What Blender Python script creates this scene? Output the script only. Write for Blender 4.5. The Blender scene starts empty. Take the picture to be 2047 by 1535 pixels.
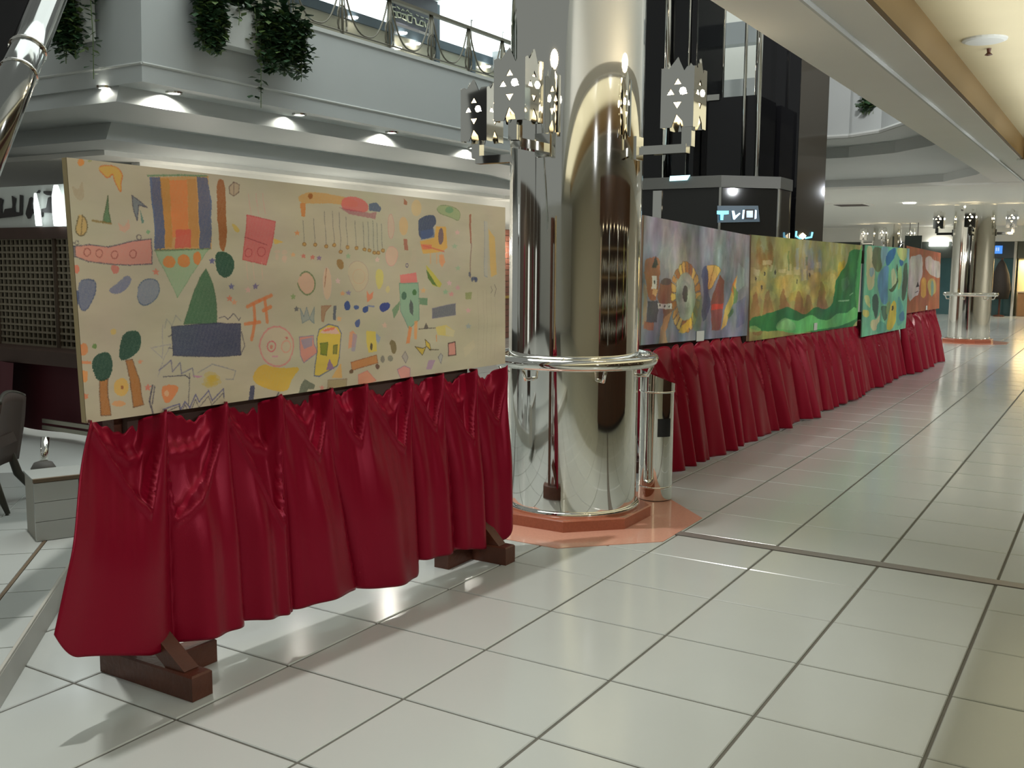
import bpy, bmesh, math, random
import numpy as np
from mathutils import Vector, Matrix
from mathutils.geometry import tessellate_polygon

random.seed(7); RNG = np.random.default_rng(7)
U = 0.57                      # metres per floor tile; all coordinates below are in tiles
SC = bpy.context.scene; COL = SC.collection
PI = math.pi

# ---------------------------------------------------------------- camera, world, lights
F, YAW, PITCH, ROLL = 1998.5, 0.547, -0.12105, 0.00697
CAM = np.array([5.9428, -4.0307, 2.8707])
def cam_axes():
    cy, sy = math.cos(YAW), math.sin(YAW)
    w = np.array([-sy*math.cos(PITCH), cy*math.cos(PITCH), math.sin(PITCH)])
    r0 = np.array([cy, sy, 0.]); u0 = np.cross(r0, w)
    return math.cos(ROLL)*r0+math.sin(ROLL)*u0, -math.sin(ROLL)*r0+math.cos(ROLL)*u0, w
CR, CU, CW = cam_axes()
def ray(px, py):
    return CW+(px-1023.5)/F*CR-(py-767.5)/F*CU
def atX(px, py, X):
    d = ray(px, py); return CAM+(X-CAM[0])/d[0]*d
def atY(px, py, Y):
    d = ray(px, py); return CAM+(Y-CAM[1])/d[1]*d
def atZ(px, py, Z=0.):
    d = ray(px, py); return CAM+(Z-CAM[2])/d[2]*d
def atT(px, py, t):
    d = ray(px, py); return CAM+t*d
def to_px(P):
    d = np.asarray(P, float)-CAM; k = d@CW
    return 1023.5+F*(d@CR)/k, 767.5-F*(d@CU)/k, k

cd = bpy.data.cameras.new('camera'); co = bpy.data.objects.new('camera', cd); COL.objects.link(co)
cd.sensor_width = 36; cd.lens = F/2047*36; cd.clip_end = 500
M = Matrix.Identity(4)
for i in range(3):
    M[i][0] = CR[i]; M[i][1] = CU[i]; M[i][2] = -CW[i]; M[i][3] = CAM[i]*U
co.matrix_world = M
SC.camera = co
SC.view_settings.view_transform = 'Standard'; SC.view_settings.look = 'None'
SC.view_settings.exposure = 0.0; SC.view_settings.gamma = 1.0
SC.view_settings.use_curve_mapping = False
wd = bpy.data.worlds.new('world'); SC.world = wd; wd.use_nodes = True
wd.node_tree.nodes['Background'].inputs[0].default_value = (0.80, 0.84, 0.78, 1)
wd.node_tree.nodes['Background'].inputs[1].default_value = 0.26

def aim(o, target):
    d = Vector([t*U for t in target])-o.location
    o.rotation_euler = d.to_track_quat('-Z', 'Y').to_euler()
def light(name, kind, loc, energy, color=(1, 1, 1), size=1., size_y=None, rot=(0, 0, 0), spot=None, blend=.3, spread=None):
    l = bpy.data.lights.new(name, kind); l.energy = energy; l.color = color
    if kind == 'AREA':
        l.size = size*U
        if size_y: l.shape = 'RECTANGLE'; l.size_y = size_y*U
        if spread: l.spread = spread
    else:
        l.shadow_soft_size = size*U
    if kind == 'SPOT': l.spot_size = spot; l.spot_blend = blend
    o = bpy.data.objects.new(name, l); COL.objects.link(o)
    o.location = [c*U for c in loc]; o.rotation_euler = rot
    return o
# daylight-white lamps high over the open atrium, warmer lamps along the corridor ceiling
light('atrium_light', 'AREA', (-3.5, 13, 15), 520, (.92, 1, .97), 9, 26)
for k_ in range(9):
    for x_, e_ in ((5.2, 13), (9.6, 24)):
        light('corridor_downlight', 'SPOT', (x_, -9+4.4*k_, 5.75 if x_ < 9 else 5.15), e_*(.25 if k_ < 4 else 1), (.93, .98, 1), .03, spot=2.7, blend=.6)
for x_, y_ in ((-9, 34), (-3, 32), (4, 31), (-4, 44), (5, 42), (-9, 54), (0, 55), (7, 52), (10, 36)):
    light('hall_downlight', 'SPOT', (x_, y_, 5.05), 210, (1, .99, .94), .15, spot=2.8, blend=.6)
for x_, y_ in ((6, -14), (-4, -14), (-14, -10), (-16, -2)):
    light('rear_downlight', 'SPOT', (x_, y_, 5.05), 60, (1, .97, .88), .15, spot=2.8, blend=.6)
for x_, y_ in ((-13.2, 13), (-13.2, 18), (-13.2, 23), (-13.6, 28), (-4.5, 25.5), (0, 25.2)):  # unseen fill points added to brighten the gallery soffits from below
    light('gallery_shop_light', 'POINT', (x_, y_, 3.3), 26 if x_ < -5 else 9, (1, .93, .80), .2)
light('cove_light', 'AREA', (6.4, 1.5, 5.28), 185, (.98, 1, .95), 4.4, 38, rot=(PI, 0, 0))  # unseen upward sheet of light added to brighten the ochre cove evenly
for k_ in range(9):     # unseen fill spots added across the walkway to brighten the panels
    sp = light('track_lamp', 'SPOT', (9.2, -3+3.9*k_, 5.12), 150, (.95, .98, 1), .03, spot=1.15, blend=.5); aim(sp, (.6, -1.2+3.9*k_, 2.5))
for x_, y_, a_ in ((2.1, 12.5, -1.6), (1.9, 12, -.2), (.5, 7, 1.4)):  # unseen spots added to brighten the far gallery front
    sp = light('atrium_wash', 'SPOT', (x_, y_, 10.), 300 if y_ > 9 else 500, (1, .99, .96), .1, spot=.9, blend=1.0); aim(sp, (a_, 21, 6.2))
sp = light('atrium_spot', 'SPOT', (-1.9, 1.2, 14.5), 1400, (1, .98, .93), .14, spot=.75, blend=.6); aim(sp, (.8, 1.6, 1))
sp = light('atrium_spot_far', 'SPOT', (-2.6, 12, 14.5), 420, (1, .96, .9), .3, spot=.9, blend=.6); aim(sp, (1.0, 13, 1))

# ---------------------------------------------------------------- materials
MATS = {}
def mat(name, col, rough=.5, metal=0., spec=.5, var=0., vscale=8., bump=0., bscale=40., emit=0., ecol=None, coat=0., trans=0., sheen=0., alpha=1., tint=None):
    if name in MATS: return MATS[name]
    m = bpy.data.materials.new(name); m.use_nodes = True; nt = m.node_tree; b = nt.nodes['Principled BSDF']
    b.inputs['Base Color'].default_value = (*col, 1); b.inputs['Roughness'].default_value = rough
    b.inputs['Metallic'].default_value = metal; b.inputs['Specular IOR Level'].default_value = spec
    b.inputs['Coat Weight'].default_value = coat; b.inputs['Transmission Weight'].default_value = trans
    b.inputs['Sheen Weight'].default_value = sheen; b.inputs['Alpha'].default_value = alpha
    if tint: b.inputs['Specular Tint'].default_value = (*tint, 1)
    if emit:
        b.inputs['Emission Color'].default_value = (*(ecol or col), 1); b.inputs['Emission Strength'].default_value = emit
    if var or bump:
        tc = nt.nodes.new('ShaderNodeTexCoord'); n = nt.nodes.new('ShaderNodeTexNoise')
        n.inputs['Scale'].default_value = vscale; n.inputs['Detail'].default_value = 4
        nt.links.new(tc.outputs['Object'], n.inputs['Vector'])
        if var:
            mx = nt.nodes.new('ShaderNodeMix'); mx.data_type = 'RGBA'
            mx.inputs['A'].default_value = (*[c*(1-var) for c in col], 1); mx.inputs['B'].default_value = (*[min(1, c*(1+var)) for c in col], 1)
            nt.links.new(n.outputs['Fac'], mx.inputs['Factor']); nt.links.new(mx.outputs['Result'], b.inputs['Base Color'])
        if bump:
            n2 = nt.nodes.new('ShaderNodeTexNoise'); n2.inputs['Scale'].default_value = bscale
            nt.links.new(tc.outputs['Object'], n2.inputs['Vector'])
            bp = nt.nodes.new('ShaderNodeBump'); bp.inputs['Strength'].default_value = bump; bp.inputs['Distance'].default_value = .02
            nt.links.new(n2.outputs['Fac'], bp.inputs['Height']); nt.links.new(bp.outputs['Normal'], b.inputs['Normal'])
    MATS[name] = m; return m
def s2l(r, g, b):
    f = lambda c: (c/255/12.92) if c/255 <= .04045 else ((c/255+.055)/1.055)**2.4
    return (f(r), f(g), f(b))
TILE = mat('glazed_tile', (.43, .455, .435), .16, spec=.5, var=.03, vscale=2.5)
GROUT = mat('grout', (.10, .095, .08), .8, var=.2, vscale=30)
CHROME = mat('polished_steel', (.80, .79, .75), .035, 1.)
CHROME2 = mat('mirror_steel', (.90, .89, .85), .05, 1.)
BRASSY = mat('railing_bronze', (.20, .19, .15), .35, .6)
WHITEP = mat('white_plaster', (.60, .62, .60), .6, var=.03, vscale=3)
CREAMP = mat('cream_ceiling_paint', (.84, .83, .78), .6, var=.02, vscale=3)
ORANGE = mat('ochre_cove_paint', (.68, .60, .39), .6, var=.05, vscale=2)
RUST = mat('rust_cove_trim', (.19, .115, .035), .5)  # rust trim, its colour darkened to carry the shade at the cove edge
PINK = mat('pink_granite_border', (.60, .31, .225), .12, var=.12, vscale=60)
REDST = mat('red_granite_plinth', (.36, .115, .065), .15, var=.18, vscale=70)
WOOD = mat('dark_stained_wood', (.085, .026, .013), .45, var=.35, vscale=14, bump=.15)
BACKB = mat('brown_backing_board', (.05, .025, .017), .6, var=.2)
SATIN = mat('burgundy_satin', (.195, .003, .016), .28, spec=.9, tint=(1, .16, .24), bump=.12, bscale=500)
SATIN2 = mat('crimson_satin', (.230, .004, .018), .34, spec=.7, tint=(1, .18, .25), bump=.12, bscale=500)
BLACKG = mat('black_glass', (.006, .006, .007), .05, spec=.6)
BLACK = mat('black_plastic', (.008, .008, .009), .4)
DARKST = mat('dark_strip_metal', (.27, .25, .23), .35, .5)
LEAF = mat('leaf_green', (.030, .075, .030), .5, var=.5, vscale=9)
LEAF2 = mat('leaf_yellow_green', (.10, .16, .045), .5, var=.4, vscale=9)
LAMPW = mat('lamp_white', (1, 1, .95), .5, emit=14, ecol=(1, .98, .88))
LAMPWARM = mat('lamp_warm', (1, .9, .7), .5, emit=3, ecol=(1, .80, .48))
BULB = mat('bulb_glow', (1, .95, .85), .5, emit=32, ecol=(1, .90, .70))
LIGHTBOX = mat('lightbox_white', (1, 1, 1), .5, emit=2.2, ecol=(.86, .98, 1))

# ---------------------------------------------------------------- mesh helpers (coordinates in tiles)
class MB:
    def __init__(s): s.v = []; s.f = []
    def add(s, vs, fs):
        o = len(s.v); s.v += [tuple(map(float, p)) for p in vs]; s.f += [tuple(i+o for i in f) for f in fs]; return s
    def box(s, x0, x1, y0, y1, z0, z1):
        return s.add([(x0,y0,z0),(x1,y0,z0),(x1,y1,z0),(x0,y1,z0),(x0,y0,z1),(x1,y0,z1),(x1,y1,z1),(x0,y1,z1)],
                     [(0,3,2,1),(4,5,6,7),(0,1,5,4),(1,2,6,5),(2,3,7,6),(3,0,4,7)])
    def bbox(s, x0, x1, y0, y1, z0, z1, b=.02):
        # box with chamfered top edges
        return s.frustum([(x0,y0),(x1,y0),(x1,y1),(x0,y1)], z0, z1, b)
    def frustum(s, poly, z0, z1, b):
        n = len(poly); c = np.mean(np.array(poly), axis=0)
        ins = []
        for p in poly:
            d = np.array(p)-c; L = np.abs(d)
            ins.append(tuple(np.array(p)-np.sign(d)*np.minimum(b, L)))
        s.add([(*p, z0) for p in poly]+[(*p, z1-b) for p in poly]+[(*p, z1) for p in ins],
              [tuple(range(n))[::-1], tuple(range(2*n, 3*n))]+[(i, (i+1) % n, n+(i+1) % n, n+i) for i in range(n)]+[(n+i, n+(i+1) % n, 2*n+(i+1) % n, 2*n+i) for i in range(n)])
        return s
    def obox(s, c, ax, ay, az, hx, hy, hz):
        c, ax, ay, az = map(lambda q: np.array(q, float), (c, ax, ay, az))
        vs = [c+i*hx*ax+j*hy*ay+k*hz*az for k in (-1, 1) for j in (-1, 1) for i in (-1, 1)]
        return s.add(vs, [(0,2,3,1),(4,5,7,6),(0,1,5,4),(1,3,7,5),(3,2,6,7),(2,0,4,6)])
    def prism(s, poly, z0, z1):
        n = len(poly)
        return s.add([(*p, z0) for p in poly]+[(*p, z1) for p in poly],
                     [tuple(range(n))[::-1], tuple(range(n, 2*n))]+[(i, (i+1) % n, n+(i+1) % n, n+i) for i in range(n)])
    def slab(s, pts, d):
        # planar polygon pts (3-D) given thickness vector d
        n = len(pts); d = np.array(d, float)
        vs = [np.array(p, float) for p in pts]
        tris = tessellate_polygon([[Vector(p) for p in vs]])
        fs = [tuple(t) for t in tris]+[tuple(i+n for i in t[::-1]) for t in tris]+[(i, (i+1) % n, n+(i+1) % n, n+i) for i in range(n)]
        return s.add(vs+[p+d for p in vs], fs)
    def tube(s, pts, r, n=10, closed=False, cap=True):
        P = [np.array(p, float) for p in pts]; m = len(P); o = len(s.v); up = None
        for i, p in enumerate(P):
            a = P[i-1] if (i > 0 or closed) else p; b = P[(i+1) % m] if (i < m-1 or closed) else p
            t = b-a; t = t/(np.linalg.norm(t)+1e-12)
            if up is None: up = np.array([0, 0, 1.]) if abs(t[2]) < .9 else np.array([1., 0, 0])
            e1 = np.cross(up, t); e1 /= np.linalg.norm(e1)+1e-12; e2 = np.cross(t, e1)
            if abs(t[2]) <= .9 and abs(up[2]) < .5: pass
            rr = r[i] if hasattr(r, '__len__') else r
            for k in range(n):
                g = 2*PI*k/n; s.v.append(tuple(p+rr*(math.cos(g)*e1+math.sin(g)*e2)))
        for i in range(m if closed else m-1):
            for k in range(n):
                a = o+i*n+k; b = o+i*n+(k+1) % n; c = o+((i+1) % m)*n+(k+1) % n; d = o+((i+1) % m)*n+k
                s.f.append((a, b, c, d))
        if cap and not closed:
            s.f.append(tuple(o+k for k in range(n))[::-1]); s.f.append(tuple(o+(m-1)*n+k for k in range(n)))
        return s
    def lathe(s, prof, c, n=48, cap=True):
        o = len(s.v); m = len(prof)
        for r, z in prof:
            for k in range(n):
                g = 2*PI*k/n; s.v.append((c[0]+r*math.cos(g), c[1]+r*math.sin(g), z))
        for i in range(m-1):
            for k in range(n):
                s.f.append((o+i*n+k, o+i*n+(k+1) % n, o+(i+1)*n+(k+1) % n, o+(i+1)*n+k))
        if cap:
            s.f.append(tuple(o+k for k in range(n))[::-1]); s.f.append(tuple(o+(m-1)*n+k for k in range(n)))
        return s
    def grid(s, fn, n, m):
        o = len(s.v)
        for i in range(n):
            for j in range(m): s.v.append(tuple(map(float, fn(i/(n-1), j/(m-1)))))
        for i in range(n-1):
            for j in range(m-1): s.f.append((o+i*m+j, o+(i+1)*m+j, o+(i+1)*m+j+1, o+i*m+j+1))
        return s
    def build(s, name, material, parent=None, smooth=False, fix=True, angle=None):
        org = np.array(parent['org']) if parent is not None and 'org' in parent else np.zeros(3)
        me = bpy.data.meshes.new(name)
        me.from_pydata([tuple((np.array(v)-org)*U) for v in s.v], [], s.f); me.update()
        if fix:
            bm = bmesh.new(); bm.from_mesh(me); bmesh.ops.recalc_face_normals(bm, faces=bm.faces); bm.to_mesh(me); bm.free()
        if smooth:
            me.polygons.foreach_set('use_smooth', [True]*len(me.polygons))
            if angle:
                me.set_sharp_from_angle(angle=angle)
        me.materials.append(material)
        o = bpy.data.objects.new(name, me); COL.objects.link(o)
        if parent is not None:
            o.parent = parent; o['org'] = list(map(float, org))
            # 'org' is only bookkeeping for the builder
        return o

def thing(name, label, cat, loc, group=None):
    o = bpy.data.objects.new(name, None); COL.objects.link(o); o.empty_display_size = .1
    o.location = [c*U for c in loc]; o['org'] = [float(c) for c in loc]
    o['label'] = label; o['category'] = cat
    if group: o['group'] = group
    return o
def tag(o, label, cat, group=None, kind=None):
    o['label'] = label; o['category'] = cat
    if group: o['group'] = group
    if kind: o['kind'] = kind
    return o
def struct(o, label=None):
    o['kind'] = 'structure'
    if label: o['label'] = label
    return o
def stuff(o): o['kind'] = 'stuff'; return o
def dup(root, shift, label):
    def cp(o, par):
        c = o.copy(); COL.objects.link(c)
        if par is not None: c.parent = par
        for ch in kids.get(o.name, []): cp(ch, c)
        return c
    kids = {}
    def walk(o):
        kids[o.name] = list(o.children)
        for c in o.children: walk(c)
    walk(root)
    r = cp(root, None); r.location = root.location+Vector([c*U for c in shift]); r['label'] = label
    return r

# ---------------------------------------------------------------- painter for the flat artwork prints
class Canvas:
    def __init__(s, name, quad_px, W, H, base):
        s.W, s.H, s.name = W, H, name
        s.img = np.ones((H, W, 3))*np.array(base)/255.
        src = np.array(quad_px, float); dst = np.array([(0, 0), (W, 0), (W, H), (0, H)], float)
        A = []
        for (x, y), (u, v) in zip(src, dst):
            A.append([x, y, 1, 0, 0, 0, -u*x, -u*y, -u]); A.append([0, 0, 0, x, y, 1, -v*x, -v*y, -v])
        s.Hm = np.linalg.svd(np.array(A))[2][-1].reshape(3, 3)
        s.noise = s.fbm(3); s.fine = RNG.random((H, W))
    def fbm(s, k, sx=1, sy=1):
        out = np.zeros((s.H, s.W)); amp = 1.
        for o in range(k):
            n = 4*2**o; g = RNG.random((n*sy+2, n*sx+2))
            yy = np.linspace(0, n*sy, s.H); xx = np.linspace(0, n*sx, s.W)
            yi = yy.astype(int); xi = xx.astype(int); fy = (yy-yi)[:, None]; fx = (xx-xi)[None]
            v = g[yi][:, xi]*(1-fy)*(1-fx)+g[yi+1][:, xi]*fy*(1-fx)+g[yi][:, xi+1]*(1-fy)*fx+g[yi+1][:, xi+1]*fy*fx
            out += amp*v; amp *= .5
        return (out-out.min())/(out.max()-out.min())
    def mp(s, pts):
        p = np.c_[np.array(pts, float), np.ones(len(pts))]@s.Hm.T
        return p[:, :2]/p[:, 2:]
    def _box(s, P, pad):
        x0 = max(0, int(P[:, 0].min()-pad)); x1 = min(s.W, int(P[:, 0].max()+pad)+1)
        y0 = max(0, int(P[:, 1].min()-pad)); y1 = min(s.H, int(P[:, 1].max()+pad)+1)
        return x0, x1, y0, y1
    def blend(s, m, col, x0, x1, y0, y1):
        s.img[y0:y1, x0:x1] += m[..., None]*(np.array(col)/255.-s.img[y0:y1, x0:x1])
    def poly(s, pts, col, a=.9, tex=.35, line=None, lw=1.6, soft=False):
        P = s.mp(pts)
        if soft:
            P = s.smooth(P)
        x0, x1, y0, y1 = s._box(P, 1)
        if x1 <= x0 or y1 <= y0: return
        X, Y = np.meshgrid(np.arange(x0, x1)+.5, np.arange(y0, y1)+.5)
        ins = np.zeros(X.shape, bool); n = len(P)
        for i in range(n):
            (ax, ay), (bx, by) = P[i], P[(i+1) % n]
            if ay == by: continue
            c = ((ay > Y) != (by > Y)) & (X < (bx-ax)*(Y-ay)/(by-ay)+ax)
            ins ^= c
        hatch = .5+.5*np.sin((X*.8+Y*.35)*.9+8*s.noise[y0:y1, x0:x1])
        m = ins*a*(1-tex*(.55*s.fine[y0:y1, x0:x1]+.14*hatch+.5*s.noise[y0:y1, x0:x1]))
        s.blend(np.clip(m, 0, 1), col, x0, x1, y0, y1)
        if line is not None: s.line(pts+[pts[0]], line, lw, soft=soft)
    def smooth(s, P, closed=True):
        for _ in range(2):
            Q = []
            n = len(P)
            for i in range(n if closed else n-1):
                a, b = P[i], P[(i+1) % n]; Q += [.75*a+.25*b, .25*a+.75*b]
            P = np.array(Q)
        return P
    def line(s, pts, col, w=1.6, a=.85, soft=False):
        P = s.mp(pts)
        if soft: P = s.smooth(P, False)
        for (ax, ay), (bx, by) in zip(P[:-1], P[1:]):
            Q = np.array([(ax, ay), (bx, by)]); x0, x1, y0, y1 = s._box(Q, w+1)
            if x1 <= x0 or y1 <= y0: continue
            X, Y = np.meshgrid(np.arange(x0, x1)+.5, np.arange(y0, y1)+.5)
            dx, dy = bx-ax, by-ay; L = dx*dx+dy*dy+1e-9
            t = np.clip(((X-ax)*dx+(Y-ay)*dy)/L, 0, 1)
            d = np.hypot(X-ax-t*dx, Y-ay-t*dy)
            m = np.clip(w/2+.5-d, 0, 1)*a*(1-.3*s.fine[y0:y1, x0:x1])
            s.blend(m, col, x0, x1, y0, y1)
    def ell(s, cx, cy, rx, ry, col, a=.9, tex=.35, line=None, rot=0., lw=1.4):
        pts = []
        for k in range(18):
            g = 2*PI*k/18; x, y = rx*math.cos(g), ry*math.sin(g)
            pts.append((cx+x*math.cos(rot)-y*math.sin(rot), cy+x*math.sin(rot)+y*math.cos(rot)))
        if col is not None: s.poly(pts, col, a, tex)
        if line is not None: s.line(pts+[pts[0]], line, lw)
    def star(s, cx, cy, r, col):
        pts = [(cx+(r if k % 2 == 0 else r*.5)*math.sin(PI*k/5), cy-(r if k % 2 == 0 else r*.5)*math.cos(PI*k/5)) for k in range(10)]
        s.poly(pts, col, .75, .2)
    def blobs(s, n, x0, x1, y0, y1, rx, ry, cols, a=.35, raw=True):
        keep = s.mp
        if raw: s.mp = lambda pts: np.array(pts, float)
        for _ in range(n):
            s.ell(RNG.uniform(x0, x1), RNG.uniform(y0, y1), RNG.uniform(.4, 1)*rx, RNG.uniform(.4, 1)*ry, cols[RNG.integers(len(cols))], a, .4)
        s.mp = keep
    def finish(s, warp, mod, sx=2, sy=2):
        # loose hand-painted edges and uneven pigment
        dx, dy = (s.fbm(5, 2, 2)-.5)*2*warp, (s.fbm(5, 2, 2)-.5)*2*warp
        fx, fy = (RNG.random((s.H, s.W))-.5)*warp*.35, (RNG.random((s.H, s.W))-.5)*warp*.35
        Y, X = np.mgrid[0:s.H, 0:s.W]
        s.img = s.img[np.clip(Y+dy+fy, 0, s.H-1).astype(int), np.clip(X+dx+fx, 0, s.W-1).astype(int)]
        v = s.fbm(6, sx, sy)[..., None]-.5; c = np.stack([s.fbm(5, 3, 1)-.5 for _ in range(3)], -1)
        s.img = np.clip(s.img*(1+mod*2*v)+mod*.35*c, 0, 1)
    def mat(s, gain=1., rough=.55):
        im = bpy.data.images.new(s.name, s.W, s.H)
        a = np.ones((s.H, s.W, 4), np.float32); a[..., :3] = np.clip(s.img[::-1]*gain, 0, 1)
        im.pixels.foreach_set(a.ravel()); im.update(); im.pack()
        m = bpy.data.materials.new(s.name); m.use_nodes = True; nt = m.node_tree; b = nt.nodes['Principled BSDF']
        t = nt.nodes.new('ShaderNodeTexImage'); t.image = im; t.extension = 'EXTEND'
        nt.links.new(t.outputs['Color'], b.inputs['Base Color'])
        b.inputs['Roughness'].default_value = rough; b.inputs['Specular IOR Level'].default_value = .25
        tc = nt.nodes.new('ShaderNodeTexCoord'); n = nt.nodes.new('ShaderNodeTexNoise'); n.inputs['Scale'].default_value = 60
        bp = nt.nodes.new('ShaderNodeBump'); bp.inputs['Strength'].default_value = .08
        nt.links.new(tc.outputs['Object'], n.inputs['Vector']); nt.links.new(n.outputs['Fac'], bp.inputs['Height']); nt.links.new(bp.outputs['Normal'], b.inputs['Normal'])
        return m
#@@STRUCT
# ---------------------------------------------------------------- floor
CX, CY = .65, 6.0                                   # centre of the near column
fl = MB().box(-30, 22, -26, 75, -.30, -.012).build('floor', GROUT); struct(fl, 'white tiled mall floor with dark grout'); fl['org'] = [0, 0, 0]
ASP = 1.0263
XS = [ASP*i for i in range(-26, 20)]
YS = [float(k) for k in range(-25, 6)]
ROWS = [(a, a+1) for a in YS[:-1]]+[(5., 5.76)]+[(5.925+.99*k, 5.925+.99*(k+1)) for k in range(70)]
G = .011
cands = []
for (ya, yb) in ROWS:
    for xa in XS:
        xb = xa+ASP; xm, ym = (xa+xb)/2, (ya+yb)/2
        corners = [(xa, ya), (xb, ya), (xb, yb), (xa, yb)]
        if all(x+y < -.56 for x, y in corners) and xm < 3: continue
        vis = 0
        for c in corners+[(xm, ym)]:
            px, py, k = to_px((*c, 0))
            if k > .1 and 0 < px < 2047 and 0 < py < 1535: vis = 1
        if xm < .2+.03*ym and ym > .6: vis = 0
        d = math.hypot(xm-CAM[0], ym-CAM[1])
        cands.append((d if vis else 1e3+d, xa, xb, ya, yb))
cands.sort()
tile_mesh = {}
rest = MB()
for i, (d, xa, xb, ya, yb) in enumerate(cands):
    if i < 288 and d < 1e3:
        key = round(yb-ya, 3)
        if key not in tile_mesh:
            w, h = (xb-xa)/2-G, (yb-ya)/2-G*.8
            t = MB().bbox(-w, w, -h, h, -.012, 0, .006).build('tile', TILE, fl); tile_mesh[key] = t.data
        else:
            t = bpy.data.objects.new('tile', tile_mesh[key]); COL.objects.link(t); t.parent = fl
        t.location = ((xa+xb)/2*U, (ya+yb)/2*U, random.uniform(-.0012, 0))
    else:
        rest.box(xa+G, xb-G, ya+G*.8, yb-G*.8, -.012, -.001)
stuff(rest.build('tile_field', TILE, fl, fix=False))
js = MB().box(CX+.9, 20, 5.77, 5.915, -.012, .003).build('trim_1', DARKST); struct(js, 'brushed metal joint strip across the floor')
# raised white edge at the left
E0 = -.55
def diag(a, s): return ((E0-s)/2+a/2, (E0-s)/2-a/2)   # a: along (1,-1); s: back from the edge
pb = MB().prism([diag(9, .01), diag(9, 30), diag(-16, 30), diag(-16, .01)], -.01, .205).build('floor_step', WHITEP); struct(pb, 'low white tiled step running along the left edge'); pb['org'] = [0, 0, 0]
ax = np.array([1, -1, 0])/math.sqrt(2); ay = np.array([1, 1, 0])/math.sqrt(2)
a = -6.2; k = 0
for s0, s1, L, off in ((.035, .50, .62, 0), (.56, 1.4, .9, .3), (1.42, 2.3, .9, .0), (2.32, 3.2, .9, .45), (3.22, 4.1, .9, .1)):
    a = -9+off
    while a < 3.2:
        p = [diag(a+.01, s0), diag(a+L*1.41-.01, s0), diag(a+L*1.41-.01, s1*1.0), diag(a+.01, s1)]
        MB().prism(p, .204, .217).build('tile', TILE, pb); a += L*1.41
MB().prism([diag(9, .0), diag(9, .03), diag(-16, .03), diag(-16, .0)], .2, .222).build('nosing', mat('nosing_stone', (.42, .41, .36), .4), pb)
MB().prism([diag(9, .51), diag(9, .55), diag(-16, .55), diag(-16, .51)], .2, .219).build('inlay_strip', mat('brown_inlay', (.12, .085, .05), .6), pb)
MB().prism([diag(9, -.004), diag(9, .012), diag(-16, .012), diag(-16, -.004)], -.005, .2).build('riser', mat('riser_stone', (.40, .40, .36), .35, var=.08, vscale=5), pb)

# ---------------------------------------------------------------- corridor ceiling on the right
ce = MB().box(2.62, 3.32, -25, 27.5, 5.2, 7.5).box(3.32, 3.77, -25, 27.5, 5.235, 7.5).box(9.0, 12, -25, 27.5, 5.2, 7.5).box(3.7, 9.1, 21.2, 27.5, 5.2, 7.5).box(3.7, 9.1, -25, -19, 5.2, 7.5)
ce = ce.build('ceiling', CREAMP); struct(ce, 'cream corridor ceiling with a raised ochre cove'); ce['org'] = [0, 0, 0]
MB().box(3.75, 9.02, -19, 21.22, 5.66, 5.95).build('cove_panel', ORANGE, ce)
MB().box(3.765, 3.83, -19, 21.2, 5.24, 5.67).box(8.94, 9.01, -19, 21.2, 5.24, 5.67).box(3.8, 9, 21.13, 21.21, 5.22, 5.67).build('cove_trim', RUST, ce)
MB().tube([(3.33, -25, 5.21), (3.33, 27.4, 5.21)], .03, 6).build('bead', WHITEP, ce)
MB().box(-40, 22, 27.45, 76, 5.15, 5.5).box(11.5, 22, -25, 27.6, 5.15, 5.5).build('ceiling_2', CREAMP)
struct(bpy.data.objects['ceiling_2'], 'flat cream ceiling over the far hall')
t = thing('ceiling_speaker', 'pale round grille flush in the ochre cove', 'speaker', (6.0, 6.0, 5.8))
P = atZ(1968, 78, 5.66)
t['org'] = list(P); t.location = [c*U for c in P]
MB().lathe([(.22, 5.625), (.26, 5.64), (.27, 5.665)], P, 24).build('grille', WHITEP, t)
t = thing('sprinkler', 'small brass sprinkler head in the ochre cove', 'sprinkler', atZ(1977, 97, 5.66)); P = np.array(t['org'])
MB().lathe([(.02, 5.57), (.05, 5.58), (.02, 5.61), (.03, 5.665)], P, 12).build('head', WOOD, t)
# far ceiling details
t = thing('ceiling_hatch', 'dark brown open hatch in the far white ceiling', 'hatch', atZ(1690, 408, 5.15)); P = np.array(t['org'])
MB().box(P[0]-1.0, P[0]+.9, P[1]-.8, P[1]+.8, 5.10, 5.16).build('frame', CREAMP, t)
MB().box(P[0]-.3, P[0]+.75, P[1]-.6, P[1]+.6, 5.09, 5.13).build('opening', BACKB, t)
t = thing('downlight', 'round downlight in the far white ceiling right of the hatch', 'light', atZ(1818, 405, 5.15)); P = np.array(t['org'])
MB().lathe([(.22, 5.12), (.24, 5.16)], P, 20).build('lens', LAMPW, t)

# ---------------------------------------------------------------- gallery facades round the atrium
PROF = [(-8.7, 7.61, 281, 7.778), (-8.7, 5.91, 284, 7.732), (-9.4, 5.91, 238, 7.803), (-9.4, 5.63, 232, 7.728), (-11.8, 5.63, 222, 9.43), (-11.8, 5.28, 212, 9.294), (-13.6, 5.28, 206, 10.62), (-13.6, 5.17, 205, 10.6)]
YB = 24.
def strip(mb, a, b, f0, f1):
    (xa, za, _, ya), (xb, zb, _, yb) = a, b
    mb.add([f0(xa, ya, za), f1(xa, ya, za), f1(xb, yb, zb), f0(xb, yb, zb)], [(0, 1, 2, 3)])
wl = MB(); wf = MB()
for a, b in zip(PROF[:-1], PROF[1:]):
    strip(wl, a, b, lambda x, y, z: (x, y, z), lambda x, y, z: (x, 34., z))
    strip(wf, a, b, lambda x, y, z: (-45., y, z), lambda x, y, z: (x, y, z))
FASC = mat('fascia_paint', (.50, .53, .53), .55, var=.03, vscale=2)
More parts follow.
